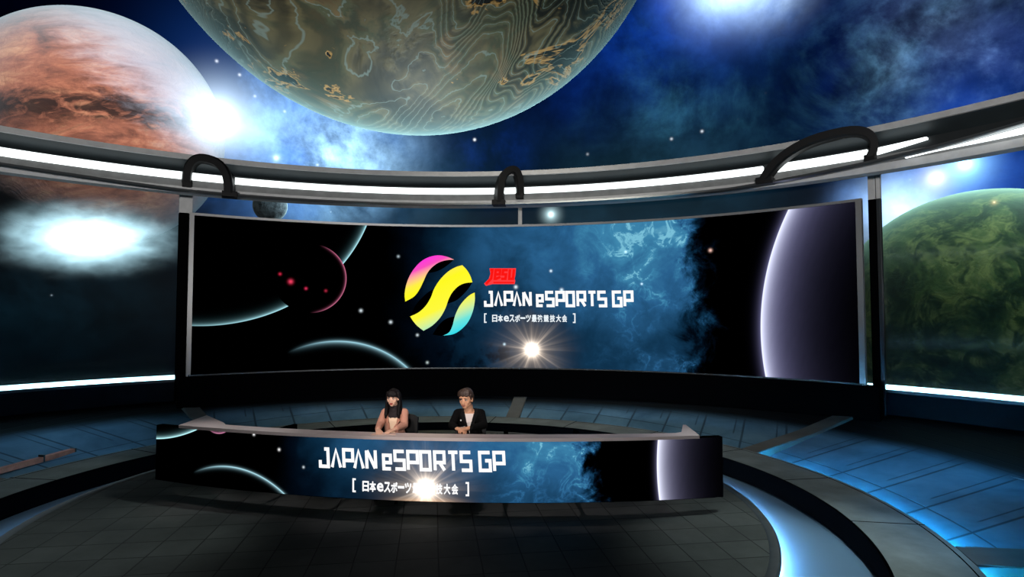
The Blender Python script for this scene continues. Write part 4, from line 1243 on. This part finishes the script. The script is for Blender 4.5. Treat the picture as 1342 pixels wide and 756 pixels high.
obj('lapel_microphone', bm, M['dark_top'], we, True)
p = won(0, .90, .004)
for z in (.885,):
    p = won(.036, z, .004); bm = bmesh.new(); cyl(bm, p+Vector((0, .004, 0)), p-Vector((0, .003, 0)), .009); obj('button', bm, M['blazer_dark'], wj)
# sheets under her hands
bm = bmesh.new(); box(bm, (0, 0, .003), (.30, .10, .006), 0)
pp = obj('script_sheets', bm, M['paper']); pp.location = (WX-.035, WY-.49, DT); pp.rotation_euler = (0, 0, .03)
tag(pp, 'small stack of pale script sheets under the hands of the woman in pink', 'paper')

# ---- man
MX, MY = -.575, 7.85
Pm = dict(man=True, hs=1.10, head=(-.030, -.115, 1.332), turn=(.14, 0, -.32), neck=(0, -.045, 1.20),
  shoulder=((-.148, .0, 1.118), (.156, .02, 1.113)), elbow=((-.205, -.22, 1.005), (.212, -.20, 1.0)), wrist=((-.115, -.41, .995), (.015, -.42, 1.0)),
  torso=[((0, .05, .74), .16, .12), ((0, .03, .90), .135, .11), ((0, -.005, 1.03), .148, .115), ((0, -.01, 1.10), .132, .095)],
  hands=[(((-.115, -.41, .995), (.85, -.5, -.05), (-.1, -.3, 1), -1), dict(curl=(.55, .7, .4), thumb=.4)), (((.015, -.42, 1.0), (-.85, -.5, .02), (.1, -.4, 1), 1), dict(curl=(.6, .75, .5), thumb=.4))],
  cuff=.84, scoop=1.13, vee=(.90, (1.20, .072)), gap=.004, hem=.86, veex=.012)
me_, mbody, mj, mon, mc, mR, ms = person('person', (MX, MY, 0), Pm, 'man in black jacket over white t-shirt with clasped hands, right presenter')
def mp(x, y, z): return mc+mR@(Vector((x, y, z))*ms)
bm = bmesh.new()
ell(bm, mp(0, .020, .044), Vector((.080, .094, .082))*ms, mR.to_4x4())
for i in range(11):                    # swept fringe
    t = (i-5)/5
    chain(bm, [(mp(t*.045+.01, -.045, .118-.012*t*t), .020), (mp(t*.060, -.082+.02*t*t, .088), .018), (mp(t*.068-.006, -.092+.026*t*t, .056-.008*abs(t)+.006*math.sin(i*2.1)), .009)], step=.4)
for x in (-1, 1):
    chain(bm, [(mp(x*.072, -.03, .05), .016), (mp(x*.076, -.020, .015), .012), (mp(x*.075, -.022, -.012), .006)], step=.4)
    chain(bm, [(mp(x*.066, .035, .03), .026), (mp(x*.060, .055, -.03), .022), (mp(x*.045, .070, -.060), .014)], step=.4)
chain(bm, [(mp(0, .075, .03), .05), (mp(0, .078, -.04), .042)], sx=1.3)
fuse('hair', bm, M['hair_m'], me_, .0055, 2)
p = mon(-.098, 1.045, .006); bm = bmesh.new(); ell(bm, p, (.007, .005, .011)); obj('lapel_pin', bm, M['white_pin'], me_, True)
# the pen he holds
pa_, pb_ = Vector((MX-.075, MY-.50, 1.02)), Vector((MX-.015, MY-.52, 1.046))
bm = bmesh.new(); cyl(bm, pa_, pb_, .004, n=12); cyl(bm, pb_, pb_+(pb_-pa_).normalized()*.012, .005, .002, n=12)
pen = obj('pen', bm, pbr('grey_pen', lin(150, 150, 150), .4)); tag(pen, 'thin pale pen held in the clasped hands of the man', 'pen')

# ---- tall swivel chairs
def chair(loc, rz, label):
    e = empty('swivel_chair', loc, rz); tag(e, label, 'chair', 'black presenter chairs behind the desk')
    bm = bmesh.new(); box(bm, (0, 0, .615), (.46, .45, .07), 0, .025); obj('seat', bm, M['chair'], e, True, .6)
    bm = bmesh.new()                   # curved backrest
    rows = []
    for i in range(9):
        x = (i-4)/4*.215; y = .215+.03*(1-(i-4)**2/16)
        zt = 1.06-.045*((i-4)/4)**4
        rows.append([bm.verts.new(v) for v in ((x, y-.02, .70), (x, y+.025, .70), (x, y+.055, zt), (x, y+.015, zt))])
    for a, b in zip(rows, rows[1:]):
        for j in range(4): bm.faces.new((a[j], b[j], b[(j+1) % 4], a[(j+1) % 4]))
    bm.faces.new(rows[0]); bm.faces.new(rows[-1][::-1])
    obj('backrest', bm, M['chair'], e, True, .7)
    bm = bmesh.new(); chain(bm, [((0, .15, .585), .018), ((0, .27, .60), .018), ((0, .285, .74), .016)]); fuse('back_bracket', bm, M['chair_metal'], e, .006, 1)
    bm = bmesh.new(); cyl(bm, (0, 0, .10), (0, 0, .585), .028); cyl(bm, (0, 0, .08), (0, 0, .30), .038); obj('column', bm, M['chair_metal'], e, True, .6)
    bm = bmesh.new(); n = 28
    bmesh.ops.create_cone(bm, cap_ends=False, segments=n, radius1=.22, radius2=.22, depth=.012, matrix=Matrix.Translation((0, 0, .27)))
    o = obj('foot_ring', bm, M['chair_metal'], e, True); md = o.modifiers.new('t', 'SOLIDIFY'); md.thickness = .016
    for i in range(5):
        a = 2*PI*i/5+.3; d = Vector((math.sin(a), math.cos(a), 0))
        bm = bmesh.new(); chain(bm, [((0, 0, .10), .024), (tuple(d*.27+Vector((0, 0, .07))), .017)])
        lg_ = fuse('leg', bm, M['chair_metal'], e, .008, 1)
        bm = bmesh.new(); q = d*.27; cyl(bm, q+Vector((-d.y*.02, d.x*.02, .028)), q+Vector((d.y*.02, -d.x*.02, .028)), .028, n=16)
        obj('castor', bm, M['chair'], lg_)
    return e
chair((WX+.02, WY+.06, 0), -.15, 'black high-backed swivel chair under the woman in pink')
chair((MX+.0, MY+.07, 0), 0, 'black swivel chair under the man in the black jacket')
# ------------------------------------------------------------------ things on the floor
def hitfloor(x, y):                    # where a photograph ray meets the sloping panels
    p = on_plane(x, y, -.1)
    for _ in range(6):
        a = math.atan2(p.x-DC[0], p.y-DC[1]); r = math.hypot(p.x-DC[0], p.y-DC[1])
        p = on_plane(x, y, slope_z(r, a))
    return p
pa, pb = hitfloor(-40, 633)+Vector((0, 0, .01)), hitfloor(97, 598)+Vector((0, 0, .05))
d = (pb-pa).normalized(); e = empty('wooden_bar', pa); L = (pb-pa).length
q = d.to_track_quat('X', 'Z').to_matrix().to_4x4()
M['copper'] = pbr('reddish_brown_wood', lin(176, 96, 74), .5, .1, var=.35, vscale=6)
def bar_box(x0, x1, w, h, m, nm, z=0):
    bm = bmesh.new(); box(bm, ((x0+x1)/2, 0, h/2+.012+z), (x1-x0, w, h), 0, .006)
    bm.transform(q); return obj(nm, bm, m, e)
bar_box(0, L-.03, .10, .085, M['copper'], 'bar')
bar_box(L-.03, L, .106, .09, M['frame_dark'], 'end_cap')
xj = (hitfloor(56, 608)-pa).dot(d)
bar_box(xj-.015, xj+.015, .11, .12, M['frame_dark'], 'joint_band')
tag(e, 'long reddish brown bar lying on the blue-lit floor panels at far left', 'bar')

# LED reflections on the dark outer floor, put in as thin pale rods
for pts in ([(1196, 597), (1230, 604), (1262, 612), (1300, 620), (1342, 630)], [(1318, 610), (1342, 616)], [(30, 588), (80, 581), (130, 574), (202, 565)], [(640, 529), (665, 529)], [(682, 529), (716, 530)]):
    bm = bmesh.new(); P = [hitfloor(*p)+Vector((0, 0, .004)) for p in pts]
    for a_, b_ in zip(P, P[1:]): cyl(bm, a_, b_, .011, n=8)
    obj('floor_led_glint', bm, M['glint'], fl)

# ------------------------------------------------------------------ unseen spot lights
lamp('floor_spot_right', 'SPOT', (5.6, 8.6, 9.0), (3.1, 6.3, 0), 2300, (.86, 1, .98), spot_size=math.radians(24), spot_blend=1, shadow_soft_size=.12)
lamp('floor_spot_left', 'SPOT', (1.0, 9.6, 9.5), (-5.0, 6.0, 0), 1900, (.9, 1, .98), spot_size=math.radians(24), spot_blend=1, shadow_soft_size=.12)
lamp('walkway_spot_right', 'SPOT', (7.5, 5.2, 9.0), (3.9, 9.0, 0), 700, (.95, 1, 1), spot_size=math.radians(40), spot_blend=1, shadow_soft_size=.3)
lamp('walkway_spot_left', 'SPOT', (-4.5, 11.5, 9.0), (-7.4, 8.6, 0), 420, (.95, 1, 1), spot_size=math.radians(26), spot_blend=1, shadow_soft_size=.3)
for nm, loc, tgt, en, col, sz in (('added_panel_wash_right', (8.2, 10.5, 8.5), (6.0, 6.6, 0), 2600, (.03, .44, 1), 26), ('added_panel_wash_right', (8.2, 11.5, 8.5), (6.0, 8.7, 0), 1700, (.04, .46, 1), 25),
                              ('added_panel_wash_left', (-8.5, 13, 8.5), (-8.2, 10.6, 0), 900, (.38, .68, 1), 26)):
    lamp(nm, 'SPOT', loc, tgt, en, col, spot_size=math.radians(sz), spot_blend=1, shadow_soft_size=.4)  # overhead spots added to spread the blue strip glow over the panels
lamp('key_presenters', 'SPOT', (-2.2, 1.0, 6.2), (-1.05, 7.7, 1.2), 1500, (1, .88, .80), spot_size=math.radians(15), spot_blend=.8, shadow_soft_size=.15)
for x in (-4.1, -3.1, -2.1, -1.1, -.1, .9, 1.9):
    lamp('added_desk_spot', 'SPOT', (x, 9.6, 9.0), (x, 7.5 if x > -2.6 else 7.8, .95), 560, (1, .87, .88), spot_size=math.radians(9), spot_blend=1, shadow_soft_size=.2)  # row of unseen spots added to brighten the counter top
lamp('added_back_spot', 'SPOT', (0, 9.0, 10), (0, 13.6, 0), 1350, (1, .95, .82), spot_size=math.radians(72), spot_blend=1, shadow_soft_size=.5)  # unseen spot that brightens the panels behind the desk
d_ = Vector((0, math.cos(math.radians(36)), math.sin(math.radians(36))))
lamp('added_ring_wash', 'SPOT', (-.5, -3, 3.0), Vector((-.5, -3, 3.0))+d_, 5200, (1, .98, .96), spot_size=math.radians(102), spot_blend=.35, shadow_soft_size=.4)  # spot added behind the camera to brighten ring and pillars
